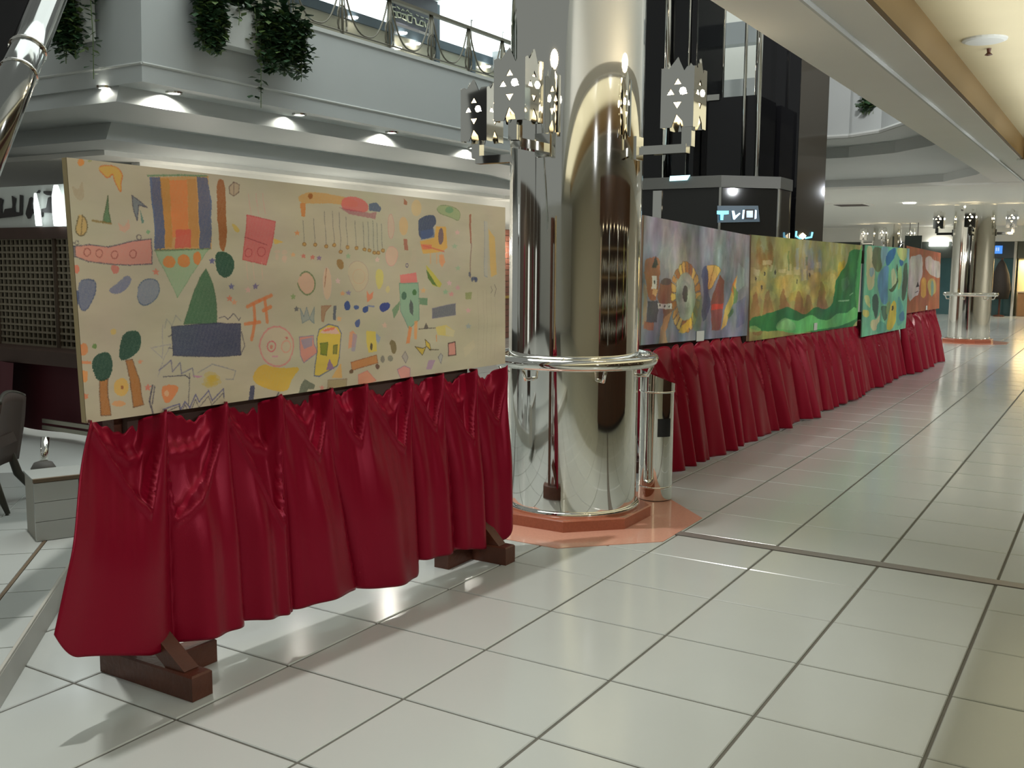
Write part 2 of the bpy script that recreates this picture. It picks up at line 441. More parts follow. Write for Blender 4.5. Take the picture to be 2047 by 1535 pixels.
lf = wl.build('wall_left', FASC); struct(lf, 'stepped white gallery front across the atrium'); lf['org'] = [0, 0, 0]
wn = wf.build('wall_near_left', FASC); struct(wn, 'stepped white gallery front turning the corner at left'); wn['org'] = [0, 0, 0]
MB().box(-8.74, -8.66, 7.74, 34, 7.60, 7.68).tube([(-8.69, 7.74, 6.22), (-8.69, 34, 6.22)], .025, 6).build('moulding', WHITEP, lf)
MB().box(-45, -8.7, 7.70, 7.80, 7.60, 7.68).tube([(-45, 7.73, 6.22), (-8.69, 7.73, 6.22)], .025, 6).build('moulding', WHITEP, wn)
MB().box(-45, -13.55, 10.55, 40, 5.17, 5.3).build('ceiling_3', CREAMP); struct(bpy.data.objects['ceiling_3'], 'cream soffit under the gallery')
MB().box(-45, -8.72, 7.9, 40, 7.45, 7.6).build('floor_upper', WHITEP); struct(bpy.data.objects['floor_upper'], 'upper gallery floor')
# wall behind, ground floor
wg = MB().box(-14.5, -14.2, 12, 60, 0, 5.2).build('wall_left_ground', CREAMP); struct(wg, 'shop wall under the gallery'); wg['org'] = [0, 0, 0]
# far gallery front
FP = [([(-16, 21.3), (0, 21.3), (.86, 20.7), (1.62, 19.5), (2.7, 17.2)], [7.54, 5.91]),
      ([(-16, 23.1), (-.4, 23.1), (.85, 22.5), (1.9, 21.3), (3.0, 19.)], [5.91, 5.63]),
      ([(-16, 27.6), (-.4, 27.3), (1.4, 26.6), (2.5, 24.6), (3.2, 22.)], [5.41, 5.2])]
mb = MB(); prev = None
for poly, zz in FP:
    if prev: 
        n = len(poly); o = [(*p, prev[1]) for p in prev[0]]+[(*p, zz[0]) for p in poly]
        mb.add(o, [(i, i+1, n+i+1, n+i) for i in range(n-1)])
    n = len(poly); mb.add([(*p, zz[0]) for p in poly]+[(*p, zz[1]) for p in poly], [(i, i+1, n+i+1, n+i) for i in range(n-1)])
    prev = (poly, zz[1])
fw = mb.build('wall_far', FASC); struct(fw, 'stepped white gallery front at the far end of the atrium'); fw['org'] = [0, 0, 0]
mb = MB()
mb.tube([(x, y-.02, 5.96) for x, y in FP[0][0]], .05, 6); mb.build('moulding', WHITEP, fw)
MB().box(-16, 12, 25.5, 26, 7.5, 11).build('wall_far_upper', CREAMP); struct(bpy.data.objects['wall_far_upper'], 'cream upper shop wall at the far end')
MB().box(-16, 12, 21.35, 26, 7.45, 7.53).build('floor_far_upper', WHITEP); struct(bpy.data.objects['floor_far_upper'])
MB().box(-16, 2.6, 24, 24.4, 9.0, 9.6).build('trim_2', mat('grey_band', (.33, .35, .36), .5)); struct(bpy.data.objects['trim_2'], 'grey band on the far upper wall')

# recessed downlights under the gallery edge
DL = [((-9.1, 8.75), 'under the gallery edge, nearest the corner'), ((-8.98, 11.88), 'under the gallery edge, second from the corner'),
      ((-9.08, 15.1), 'under the gallery edge, third from the corner'), ((-9.15, 18.69), 'under the gallery edge, beside the mirrored column')]
def downlight(x, y, z, label, e, dx, dy):
    t = thing('downlight', 'small round recessed downlight '+label, 'light', (x, y, z), 'gallery downlights')
    MB().lathe([(.11, z-.03), (.15, z-.03), (.16, z+.01)], (x, y), 18, cap=False).build('ring', CHROME, t)
    MB().lathe([(.0, z-.015), (.12, z-.015)], (x, y), 16, cap=False).build('lens', LAMPW, t)
    l = light('downlight_beam', 'SPOT', (x+dx, y+dy, z-.03), e, (1, .97, .85), .04, spot=2.75, blend=.35)
for (q, lb), e in zip(DL, (46, 10, 46, 40)): downlight(q[0], q[1], 5.91, lb, e, -9.29-q[0], 0)
downlight(-9.75, 7.78, 5.91, 'on the left wing, at its corner', 9, 0, 0)
downlight(-13.3, 7.95, 5.91, 'on the left wing, behind the slanted tube', 14, 0, 0)

# ---------------------------------------------------------------- upper gallery shop front and railing
DARKF = mat('slate_frame', (.075, .105, .13), .4)
BEIGE = mat('beige_shop_glass', (.42, .40, .31), .12, spec=.6, var=.06, vscale=2)
up = thing('upper_shopfront', 'upper floor shop front of beige glass with bright white light boxes', 'shopfront', (-12, 18, 7.6))
MB().box(-12.2, -12.0, 10, 33, 7.6, 9.35).build('glazing', BEIGE, up)
MB().box(-12.1, -11.93, 10, 33, 9.18, 9.42).build('transom', DARKF, up)
for y0, y1 in ((12.2, 14.5), (14.9, 16.7), (16.85, 18.6), (21.05, 22.75), (22.95, 24.6), (24.8, 27)):
    MB().box(-12.05, -11.96, y0, y1, 9.42, 10.35).build('light_box', LIGHTBOX, up)
for y in (14.7, 18.75, 20.93, 22.85, 24.7):
    MB().box(-12.08, -11.9, y-.09, y+.09, 7.6, 10.4 if y < 21 else 9.42).build('mullion', DARKF, up)
MB().box(-12.2, -9.2, 20.9, 34, 10.45, 10.6).build('luminous_ceiling', mat('luminous_white', (.9, 1, 1), .5, emit=.95, ecol=(.80, .95, .93)), up)  # plain white ceiling; its brightness is put in as emission
MB().box(-12.2, -9.2, 10, 20.9, 10.5, 10.6).build('upper_ceiling', CREAMP, up)
for k, (px, py) in enumerate([(705, 35), (804, 66), (831, 87), (793, 96), (972, 133)]):
    P = atX(px, py, -11.9)
    t = thing('shop_lamp', ['small white lamp in the first bay of the upper railing', 'small white lamp under the dark upper sign', 'oval white lamp lower right of the dark upper sign', 'white lamp low behind the railing under the sign', 'small white lamp behind the railing beside the column'][k], 'light', P, 'upper shop lamps')
    MB().lathe([(.02, P[2]-.03), (.13, P[2]-.02), (.15, P[2]+.01), (.02, P[2]+.03)], P, 14).build('glow', LAMPW, t)  # lamp reflections in the shop glass, built as glowing discs
# dark sign with mirror-written lettering
sg = thing('upper_sign', 'dark slate sign with pale letters behind the upper railing', 'sign', (-11.85, 19.8, 9.9))
c = [atX(*q, -11.86) for q in ((781, 0), (866, 24), (866, 76), (781, 48))]
sgb = MB().slab([(-11.86, 18.85, 9.5), (-11.86, 20.85, 9.5), (-11.86, 20.85, 10.45), (-11.86, 18.85, 10.45)], (-.08, 0, 0)).build('board', mat('slate_sign', (.085, .09, .115), .5), sg)
LET = mat('pale_letter', (.62, .66, .52), .5)
def zq(x, y): return (750+x/13.65, y/13.65)
def stroke_set(name, strokes, tf, plane, w, mt, parent, th=.02):
    for st in strokes:
        pts = [plane(*tf(*q)) for q in st]
        mb = MB().tube(pts, w, 5); mb.build(name, mt, parent)
glyphs = [[(430, 260), (445, 340)], [(430, 260), (500, 300), (490, 440)], [(490, 450), (580, 470), (560, 330), (500, 300)], [(590, 330), (620, 470), (700, 480), (690, 350), (590, 330)],
          [(720, 370), (830, 400), (850, 560)], [(850, 560), (740, 500), (800, 400)], [(870, 400), (900, 590), (990, 620), (1010, 440), (880, 400)],
          [(1040, 480), (1090, 500), (1120, 650)], [(1120, 650), (1200, 680), (1230, 560)], [(1230, 560), (1300, 580), (1310, 720), (1220, 690)], [(1340, 590), (1380, 740)], [(1470, 620), (1410, 660), (1440, 780)],
          [(450, 180), (560, 200)], [(600, 180), (670, 250)], [(720, 290), (750, 250), (790, 300)], [(840, 310), (880, 270), (910, 330)], [(930, 350), (1000, 385)], [(1120, 400), (1180, 440)], [(1240, 460), (1320, 490)], [(1380, 500), (1480, 540)]]
plA = lambda px, py: atX(px, py, -11.84)
stroke_set('letter', glyphs[:12], zq, plA, .022, LET, sgb); stroke_set('letter', glyphs[12:], zq, plA, .016, LET, sgb)

rl = thing('gallery_railing', 'bronze railing of looping hoops along the upper gallery edge', 'railing', (-8.7, 16, 7.65))
RY = [12.95+1.61*k for k in range(-3, 8)]
def rod(name, pts, r, n=6): return MB().tube(pts, r, n).build(name, BRASSY, rl, smooth=True)
MB().box(-8.76, -8.64, RY[0]-.8, RY[-1]+.8, 8.73, 8.80).build('top_rail', BRASSY, rl)
rod('bottom_rail', [(-8.7, RY[0]-.8, 7.75), (-8.7, RY[-1]+.8, 7.75)], .02)
for y in RY:
    rod('post', [(-8.7, y, 7.6), (-8.7, y, 8.75)], .028)
    rod('ring', [(-8.7, y+.16*math.sin(g), 8.0+.29*math.cos(g)) for g in [2*PI*k/16 for k in range(17)]], .02)
    hp = []
    for k in range(17):
        u = k/16*2-1; hp.append((-8.7, y+.805+.76*u*(1 if abs(u) < .75 else 1), 7.78+.95*abs(u)**2.6))
    rod('hoop', hp, .02)
    rod('brace', [(-8.7, y+.14, 7.75), (-8.7, y+.09, 8.2), (-8.7, y+.03, 8.7)], .014)
    rod('brace', [(-8.7, y-.14, 7.75), (-8.7, y-.09, 8.2), (-8.7, y-.03, 8.7)], .014)

# hanging planters
def leaf_mesh(mb, p, size):
    a = RNG.uniform(0, 2*PI); tl = RNG.uniform(-.6, .9); d = np.array([math.cos(a), math.sin(a), -tl]); d /= np.linalg.norm(d)
    s = np.cross(d, [0, 0, 1.]); s /= np.linalg.norm(s)+1e-9; n = np.cross(s, d); L = size*RNG.uniform(.7, 1.2); w = L*.42
    mb.add([p, p+d*L*.5+s*w+n*.01, p+d*L, p+d*L*.5-s*w+n*.01], [(0, 1, 2, 3)])
def planter(x, y, z, dirx, diry, wid, strands, label, trough=True):
    rng_ = (min(q_[0] for q_ in strands)-.05, max(q_[0] for q_ in strands)+.1)
    t = thing('hanging_planter', label, 'plant', (x, y, z))
    t1 = np.array([diry, dirx, 0.])  # along the front
    n = np.array([dirx, -diry, 0.]) if dirx else np.array([0, -1., 0])
    if trough:
        MB().obox((x+.16*n[0], y+.16*n[1], z-.36), t1, n, (0, 0, 1), wid/2, .16, .36).build('trough', WHITEP, t)
    A, B, Ss = MB(), MB(), MB()
    for (s, ln, dens) in strands:
        o = np.array([x, y, z])+t1*s+n*RNG.uniform(.28, .42); k = int(ln*dens); ph = RNG.uniform(0, 6)
        for i in range(k):
            q = i/k; p = o+np.array([0, 0, -ln*q+.06])+t1*(.05*math.sin(ph+6*q)+RNG.normal(0, .06))+n*RNG.normal(0, .07)
            leaf_mesh(B if RNG.random() < .22 else A, p, .15)
        Ss.tube([o+np.array([0, 0, .05]), o+np.array([0, 0, -ln*.5])+t1*.03, o+np.array([0, 0, -ln])], .009, 4)
    for i in range(int(260*wid)):
        p = np.array([x, y, z+RNG.uniform(-.05, .34)])+t1*RNG.uniform(*rng_)+n*RNG.uniform(.0, .4); leaf_mesh(A, p, .22)
    stuff(A.build('foliage', LEAF, t, fix=False)); stuff(B.build('young_foliage', LEAF2, t, fix=False)); Ss.build('stems', LEAF2, t, fix=False)
    return t
st = [(RNG.uniform(-1.08, -.68), RNG.uniform(.65, 1.0), 95) for _ in range(15)]+[(RNG.uniform(.32, 1.45), RNG.uniform(.6, 1.15), 95) for _ in range(30)]+[(.25, 1.75, 26), (.12, .8, 35), (-.30, .35, 30)]
planter(-8.66, 9.85, 7.50, 1, 0, 1.1, st, 'white trough of ivy trailing over the gallery front by the corner')
st = [(RNG.uniform(-.25, .25), RNG.uniform(.7, 1.15), 90) for _ in range(14)]+[(.62, 1.45, 22)]
PLW = atY(152, 0, 7.55)
planter(PLW[0], 7.70, PLW[2]+.02, 0, 1, .6, st, 'dark trailing ivy on the left wing behind the slanted tube')
P = atY(1745, 212, 21.0)
planter(P[0], 21.2, P[2]+.05, 0, 1, .35, [(RNG.uniform(-.2, .2), .25, 60) for _ in range(5)], 'small ivy tuft on the far gallery front', trough=False)
#@@P3
# ---------------------------------------------------------------- mirrored columns
def column(cx, cy, label, H, tall=True):
    t = thing('mirrored_column', label, 'column', (cx, cy, 0), 'mirrored columns')
    c = (cx, cy)
    def octa(h): e = h*math.tan(PI/8); return [(cx-e, cy-h), (cx+e, cy-h), (cx+h, cy-e), (cx+h, cy+e), (cx+e, cy+h), (cx-e, cy+h), (cx-h, cy+e), (cx-h, cy-e)]
    MB().prism(octa(1.38), -.005, .004).build('floor_border', PINK, t)
    MB().frustum(octa(.84), .0, .13, .012).build('plinth', REDST, t)
    MB().lathe([(.735, .10), (.735, H)], c, 96, cap=False).build('shaft', CHROME2, t, smooth=True)
    MB().lathe([(.735, .12), (.775, .13), (.775, .165), (.76, .18), (.735, .185)], c, 96, cap=False).build('base_ring', CHROME, t, smooth=True)
    gr = MB().tube([(cx+.90*math.cos(2*PI*k/72), cy+.90*math.sin(2*PI*k/72), 1.80) for k in range(72)], .066, 14, closed=True).build('guard_rail', CHROME, t, smooth=True)
    for k in range(6):
        g = 2*PI*k/6+.35; a = np.array([math.cos(g), math.sin(g), 0])
        MB().tube([np.array([cx, cy, 1.62])+a*.73, np.array([cx, cy, 1.62])+a*.84, np.array([cx, cy, 1.76])+a*.90], .022, 8).build('rail_bracket', CHROME, gr, smooth=True)
    if tall:
        for g in (math.radians(-168), math.radians(44)):
            a = np.array([math.cos(g), math.sin(g)])*.745
            MB().tube([(cx+a[0], cy+a[1], .16), (cx+a[0], cy+a[1], H)], .035, 10).build('edge_tube', CHROME, t, smooth=True)
    return t
col1 = column(CX, CY, 'tall mirror-clad round column beside the drawings panel', 14)

SCZ = 4.26
def lantern_face():
    # outline and cut-outs of one lantern side, in (u, v)
    w = .18
    out = [(-w, .0), (-.06, 0), (-.005, .13), (.06, .06), (.075, -.0), (w, 0), (w, .60), (.10, .60), (.07, .56), (0, .70), (-.10, .585), (-.13, .61), (-w, .59)]
    tri = lambda x, y, s, up: [(x-s, y-s*.75*up), (x+s, y-s*.75*up), (x, y+s*.75*up)]
    holes = [tri(0, .46, .04, 1), tri(-.075, .36, .04, 1), tri(.07, .36, .04, 1), tri(0, .22, .045, -1)]
    return out, holes
def sconce(cx, cy, dx, dy, label, group, lamp=True):
    d = np.array([dx, dy, 0.]); s = np.array([-dy, dx, 0.]); b = np.array([cx, cy, 0])+d*1.25
    t = thing('lantern_sconce', label, 'wall lamp', (*b[:2], SCZ-.2), group)
    out, holes = lantern_face()
    body = []
    for nrm, tan in ((d, s), (-d, -s), (s, -d), (-s, d)):
        mb = MB(); base = b+nrm*.18+np.array([0, 0, SCZ])
        loops = [[Vector(base+tan*u+np.array([0, 0, v])) for u, v in L] for L in [out]+holes]
        flat = [np.array(p) for L in loops for p in L]; tris = tessellate_polygon(loops)
        n = len(flat)
        mb.add(flat+[p-nrm*.012 for p in flat], [tuple(q) for q in tris]+[tuple(i+n for i in q) for q in tris])
        mb.build('lantern_side', CHROME2, t)
    MB().box(b[0]-.10, b[0]+.10, b[1]-.10, b[1]+.10, SCZ+.19, SCZ+.50).build('glowing_liner', LAMPWARM, t)
    for nrm, tan in ((d, s), (s, -d), (-s, d), (-d, -s)):
        q = b+nrm*.165+tan*.06+np.array([0, 0, SCZ+.36])
        MB().lathe([(.002, q[2]-.042), (.03, q[2]-.03), (.042, q[2]), (.03, q[2]+.03), (.002, q[2]+.042)], q, 10).build('bulb', BULB, t, smooth=True)
    a = MB(); a.obox(b+d*.06+np.array([0, 0, SCZ-.08]), d, s, (0, 0, 1), .055, .05, .10)
    a.build('stem', CHROME, t)
    MB().obox(np.array([cx, cy, 0])+d*1.0+np.array([0, 0, SCZ-.20]), d, s, (0, 0, 1), .31, .055, .045).build('arm', CHROME, t)
    MB().obox(np.array([cx, cy, 0])+d*.745+np.array([0, 0, SCZ-.17]), d, s, (0, 0, 1), .02, .09, .12).build('wall_plate', CHROME, t)
    if lamp: light('lantern_light', 'POINT', (b[0], b[1], SCZ+.8), 5, (1, .82, .55), .1)
    return t
near = [sconce(CX, CY, dx, dy, lb, 'lanterns on the near column') for dx, dy, lb in
        ((0, -1, 'mirror lantern facing the viewer on the near column'), (1, 0, 'mirror lantern on the right side of the near column, before the black lift shaft'),
         (-1, 0, 'mirror lantern on the left side of the near column, lowest in view'))]
P2 = (1.0, 37.3)
col2 = column(P2[0], P2[1], 'far mirrored column standing beyond the end of the panel row', 5.16, False)
dup(near[0], (P2[0]-CX, P2[1]-CY, 0), 'lantern on the face of the far column')
for n_, lb in ((1, 'lantern on the right of the far column'), (2, 'lantern on the left of the far column')):
    r = dup(near[n_], (P2[0]-CX, P2[1]-CY, 0), lb); r['group'] = 'lanterns on the far columns'
P = atY(1772, 500, 55.); P3 = (P[0], P[1])
column(P3[0], P3[1], 'most distant mirrored column, seen above the panel row', 5.16, False)
for n_, lb in ((0, 'lantern facing us on the most distant column'), (1, 'lantern right of the most distant column'), (2, 'lantern left of the most distant column')):
    r = dup(near[n_], (P3[0]-CX, P3[1]-CY, 0), lb); r['group'] = 'lanterns on the far columns'

# ---------------------------------------------------------------- litter bin
bc = (1.185, 7.18)
t = thing('litter_bin', 'polished steel litter bin with slanted top beside the near column', 'bin', (*bc, 0.004))
vr = np.array([.85, .53])     # across the view
def rimz(k, n, lo, hi, r): 
    g = 2*PI*k/n; return lo+(hi-lo)*(1-(math.cos(g)*vr[0]+math.sin(g)*vr[1]))/2
def sleeve(name, r, z0, lo, hi, mt, n=48):
    mb = MB(); vs = []
    for k in range(n):
        g = 2*PI*k/n; vs.append((bc[0]+r*math.cos(g), bc[1]+r*math.sin(g), z0))
    for k in range(n):
        g = 2*PI*k/n; vs.append((bc[0]+r*math.cos(g), bc[1]+r*math.sin(g), rimz(k, n, lo, hi, r)))
    mb.add(vs, [(k, (k+1) % n, n+(k+1) % n, n+k) for k in range(n)])
    return mb
b = sleeve('body', .205, .015, 1.34, 1.34, CHROME); b.build('body', CHROME, t, smooth=True)
b = sleeve('lid', .212, 1.335, 1.43, 1.60, CHROME); n = 48
b.add([(bc[0]+.212*math.cos(2*PI*k/n), bc[1]+.212*math.sin(2*PI*k/n), rimz(k, n, 1.43, 1.60, .2)) for k in range(n)], [tuple(range(n))])
lid = b.build('lid', CHROME, t, smooth=True, angle=.6)
MB().lathe([(.207, 1.325), (.217, 1.33), (.217, 1.345), (.207, 1.35)], bc, 48, cap=False).build('rim_band', CHROME, t, smooth=True)
MB().lathe([(.207, .16), (.211, .165), (.211, .175), (.207, .18)], bc, 48, cap=False).build('base_band', CHROME, t, smooth=True)
MB().lathe([(.19, .005), (.195, .017)], bc, 32).build('foot', BLACK, t)
g0 = math.atan2(CAM[1]-bc[1], CAM[0]-bc[0])+.48
mb = MB()
mb.grid(lambda u, v: (bc[0]+.211*math.cos(g0-.42+.84*u), bc[1]+.211*math.sin(g0-.42+.84*u), .80+.22*v), 9, 5)
mb.build('label_plate', BLACK, t)

# ---------------------------------------------------------------- display stands
def stand(y0, x0, y1, x1, px0, px1, ztop, zlow, label, detail=True):
    """feet at (x0,y0) and (x1,y1); posts just behind the panel at px0, px1"""
    t = thing('display_stand', label, 'stand', ((x0+x1)/2, (y0+y1)/2, 0), 'wooden panel stands')
    for (x, y, sg, xp) in ((x0, y0, 1, px0), (x1, y1, -1, px1)):
        MB().frustum([(x-.47, y-.085), (x+.47, y-.085), (x+.47, y+.085), (x-.47, y+.085)], 0, .17, .012).build('foot_beam', WOOD, t)
        MB().frustum([(x-.08, y+sg*.08), (x+.08, y+sg*.08), (x+.08, y+sg*.48), (x-.08, y+sg*.48)] if sg > 0 else [(x-.08, y-.48), (x+.08, y-.48), (x+.08, y-.08), (x-.08, y-.08)], 0, .17, .012).build('side_foot', WOOD, t)
        MB().box(xp-.24, xp-.12, y-.06, y+.06, .0, ztop).build('post', WOOD, t)
        a = np.array([x+.34, y, .13]); b = np.array([xp-.02, y, .46]); d = (b-a)/np.linalg.norm(b-a)
        MB().obox((a+b)/2, d, (0, 1, 0), np.cross(d, [0, 1, 0]), np.linalg.norm(b-a)/2, .06, .055).build('brace', WOOD, t)
    MB().slab([(px0-.06, y0, zlow-.28), (px1-.06, y1, zlow-.28), (px1-.06, y1, zlow+.1), (px0-.06, y0, zlow+.1)], (-.05, 0, 0)).build('lower_rail', BACKB, t)
    MB().slab([(px0-.06, y0, ztop-.3), (px1-.06, y1, ztop-.3), (px1-.06, y1, ztop), (px0-.06, y0, ztop)], (-.05, 0, 0)).build('upper_rail', WOOD, t)
    return t

def panel(name, label, corners, cv, gain, thick=.05, edge=None, tagz=None):
    """corners: TL, TR, BR, BL front-face points"""
    tl, tr, br, bl = [np.array(c, float) for c in corners]
    n = np.cross(tr-tl, bl-tl); n /= np.linalg.norm(n)
    if n[0] < 0: n = -n
    t = thing(name, label, 'painting', (*((bl+br)/2)[:2], min(bl[2], br[2])))
    mb = MB(); mb.add([tl, tr, br, bl, tl-n*thick, tr-n*thick, br-n*thick, bl-n*thick], [(4, 5, 6, 7), (0, 1, 5, 4), (1, 2, 6, 5), (2, 3, 7, 6), (3, 0, 4, 7)])
    mb.build('stretcher_edge', edge or BACKB, t)
    o = np.array(t['org'])
    me = bpy.data.meshes.new('painted_canvas')
    f = n*.004; N = 12; vs = []; uv = []
    for i in range(N+1):
        for j in range(N+1):
            u, v = j/N, i/N
            p = (tl*(1-u)+tr*u)*(1-v)+(bl*(1-u)+br*u)*v+f+n*.006*math.sin(PI*u)*math.sin(PI*v)
            vs.append(tuple((p-o)*U)); uv.append((u, 1-v))
    fs = [(i*(N+1)+j, (i+1)*(N+1)+j, (i+1)*(N+1)+j+1, i*(N+1)+j+1) for i in range(N) for j in range(N)]
    me.from_pydata(vs, [], fs); me.update(); l = me.uv_layers.new()
    for lp in me.loops: l.data[lp.index].uv = uv[lp.vertex_index]
    cv.finish(*((3.2, .07) if name == 'drawings_panel' else (7., .30, 5, 1) if 'machine' in name or 'town' in name else (5., .2, 4, 1)))
    me.materials.append(cv.mat(gain)); c = bpy.data.objects.new('painted_canvas', me); COL.objects.link(c); c.parent = t; c['org'] = list(map(float, o))
    if tagz is not None:
        u, v, w, h = tagz
        q = lambda a, b: (tl*(1-a)+tr*a)*(1-b)+(bl*(1-a)+br*a)*b+n*.012
        MB().slab([q(u, v), q(u+w, v), q(u+w, v+h), q(u, v+h)], n*.008).build('caption_card', mat('card_paper', (.55, .56, .52), .7), t)
    return t

# ---------------------------------------------------------------- satin drapes
def drape(label, A, B, zt, zh, out, mt, ns=90, nt=44, group='burgundy drapes', slide=lambda s, t: 0.):
    """A,B: xy ends of the top line; zt(s), zh(s) top and hem heights; out(s,t) push towards the walkway"""
    A = np.array(A, float); B = np.array(B, float); L = np.linalg.norm(B-A); d = (B-A)/L; n = np.array([d[1], -d[0]])
    mb = MB()
    def fn(s, t):
        q = A+d*(s*L+slide(s, t))+n*out(s, t); return (q[0], q[1], zt(s)+(zh(s)-zt(s))*t)
    mb.grid(fn, ns, nt)
    o = mb.build('satin_drape', mt, None, smooth=True, fix=False); tag(o, label, 'curtain', group)
    sd = o.modifiers.new('cloth_thickness', 'SOLIDIFY'); sd.thickness = .004; sd.offset = -1
    c = np.array([(A[0]+B[0])/2, (A[1]+B[1])/2, 0])*U
    o.data.transform(Matrix.Translation(-Vector(c))); o.location = c
    return o
#@@P4
# -------- the near panel of children's drawings
QA = [(125, 315), (1000, 415), (1000, 727), (165, 845)]
PT = [np.array(c) for c in ((.385, -.145, 3.487), (.735, 4.366, 3.401), (.737, 4.380, 1.872), (.389, -.093, 1.841))]
cv = Canvas('crayon_drawings', QA, 1200, 430, (188, 176, 150))
cv.img *= (1+.05*(cv.fbm(4)-.5))[..., None]
a = lambda *p: [(100+x/2.646, 280+y/2.646) for x, y in p]
b = lambda *p: [(580+x/3.411, 350+y/3.411) for x, y in p]
INK = (70, 66, 80); ORG = (222, 128, 70); RED = (205, 100, 88); BLU = (62, 84, 132); GRN = (44, 88, 62); DGR = (30, 66, 50); YEL = (205, 165, 60); BRN = (150, 84, 40); PNK = (214, 150, 140); LGR = (140, 172, 130); SLT = (62, 66, 92)
# big rocket shape
cv.poly(a((545,205),(850,190),(865,580),(560,590)), (205,140,70), .85, .4)
cv.poly(a((535,205),(590,205),(600,300),(610,575),(555,580)), BLU, .9)
cv.poly(a((790,195),(845,200),(865,350),(860,575),(800,575)), BLU, .85)
cv.poly(a((590,210),(640,210),(650,570),(612,570)), (190,130,60), .8)
cv.poly(a((640,220),(735,215),(740,500),(650,520)), (222,125,70), .9)
cv.poly(a((735,210),(785,210),(795,570),(745,570)), (190,130,70), .8)
cv.poly(a((668,478),(750,478),(755,570),(665,575)), (205,90,80), .95)
cv.line(a((525,198),(690,190),(840,190)), (90,130,90), 3); cv.line(a((555,585),(860,578)), (60,100,80), 2)
cv.poly(a((560,590),(850,580),(750,720),(675,835),(610,690)), LGR, .8, .4, line=(120,150,110), lw=1.2)
for x, y in ((638,645),(718,640),(790,625)): cv.ell(*a((x,y))[0], 13 if x < 780 else 8, 13, (225,120,55), .95)
# long brown bar and green ball
cv.poly(a((890,210),(935,205),(942,350),(945,590),(905,590),(895,400)), (150,82,40), .95, .3, soft=True)
cv.poly(a((890,590),(950,595),(990,640),(985,700),(940,735),(900,710),(885,650)), DGR, .95, .3, soft=True)
# top left shapes
cv.ell(*a((152,122))[0], 7, 8, (228,130,50), .95); cv.ell(*a((200,115))[0], 4, 2, (140,150,70), .8)
cv.poly(a((245,155),(280,140),(350,145),(390,190),(375,230),(372,295),(340,230),(330,180),(305,215),(275,190)), (215,160,60), .9, .3, line=(205,110,60), soft=True)
cv.poly(a((90,235),(130,270),(158,205),(160,300),(145,330),(100,300)), (165,140,110), .6, .5, soft=True)
cv.poly(a((295,300),(308,440),(262,440),(285,370)), (70,110,70), .9, .3, line=(80,90,60)); cv.line(a((205,432),(270,440),(310,445)), (140,110,60), 3)
cv.poly(a((432,300),(515,360),(470,350),(455,430),(440,380)), (96,108,120), .8, .3, line=INK); cv.poly(a((475,375),(495,440),(480,445)), (80,120,110), .9, .3)
cv.poly(a((130,390),(175,430),(175,490),(140,520),(105,490),(120,440)), (200,155,85), .9, .3, line=(100,85,60), soft=True); cv.line(a((150,400),(140,510)), (110,90,60))
cv.poly(a((350,440),(380,460),(410,425),(415,470),(385,490),(355,480)), (215,150,125), .7, .4)
cv.ell(*a((515,488))[0], 4, 4, (110,160,110), .9)
cv.poly(a((105,570),(190,560),(290,570),(420,540),(535,525),(545,655),(420,665),(300,660),(180,650),(110,625)), (214,130,115), .92, .3, line=INK)
for x, y in ((175,600),(243,605),(330,610),(435,605)): cv.ell(*a((x,y))[0], 7, 8, None, line=(150,80,70))
cv.ell(*a((465,518))[0], 5, 5, None, line=(100,90,90)); cv.ell(*a((115,552))[0], 4, 4, None, line=(100,90,90))
cv.poly(a((303,665),(360,668),(350,710),(320,712)), RED, .9, soft=True)
cv.ell(*a((118,690))[0], 6, 8, (224,110,85), .95); cv.star(*a((563,700))[0], 8, (222,110,85))
cv.poly(a((118,750),(180,738),(228,750),(215,830),(170,910),(125,890)), (96,106,134), .92, .35, line=(74,84,110), soft=True)
cv.poly(a((300,790),(350,760),(390,715),(425,730),(415,780),(350,825),(295,810)), (106,112,142), .9, .35, soft=True)
cv.poly(a((450,810),(480,750),(540,735),(580,760),(575,830),(520,880),(470,875)), (112,122,146), .85, .4, line=(80,95,115), soft=True)
# green dome on a slate bar
cv.poly(a((715,975),(760,820),(800,730),(835,680),(870,760),(890,870),(890,970)), (60,100,66), .95, .35, line=(80,100,70))
cv.poly(a((648,990),(900,965),(1020,968),(1022,1130),(880,1140),(650,1135)), SLT, .95, .35, line=INK)
cv.line(a((610,1000),(620,950),(650,985),(670,930),(700,960)), (150,145,140)); cv.line(a((900,940),(930,930),(950,945),(980,915),(1010,950),(1018,935)), INK)
cv.line(a((600,980),(590,1150),(530,1100),(640,1080),(600,1150),(570,1250)), (150,140,150), 1.2)
cv.line(a((630,1040),(650,1030)), INK); cv.line(a((625,1100),(650,1100)), INK); cv.line(a((1025,1010),(1045,1080),(1020,1130)), INK)
cv.line(a((575,1215),(640,1160),(650,1220),(690,1170),(700,1230),(760,1200),(770,1250)), (110,105,130), 2); cv.line(a((600,1250),(720,1240),(745,1260)), INK, 2)
cv.line(a((790,1225),(870,1180),(950,1200),(995,1215),(980,1260),(940,1260)), (130,130,140)); cv.line(a((745,1230),(740,1400)), INK)
cv.poly(a((750,1240),(820,1245),(790,1255)), (190,110,160), .7); cv.blobs(12, *[*np.array(a((820,0),(910,0)))[:, 0], *np.array(a((0,1230),(0,1300)))[:, 1]], 14, 8, [(200,165,60)], .4, raw=False)
cv.line(a((540,1295),(525,1380),(545,1440)), INK, 3); cv.line(a((553,1300),(540,1390)), INK, 2)
cv.poly(a((590,1300),(640,1290),(690,1300),(660,1360),(620,1395),(590,1350)), (226,130,75), .92, .3, soft=True); cv.ell(*a((618,1335))[0], 5, 6, (220,180,140), .9)
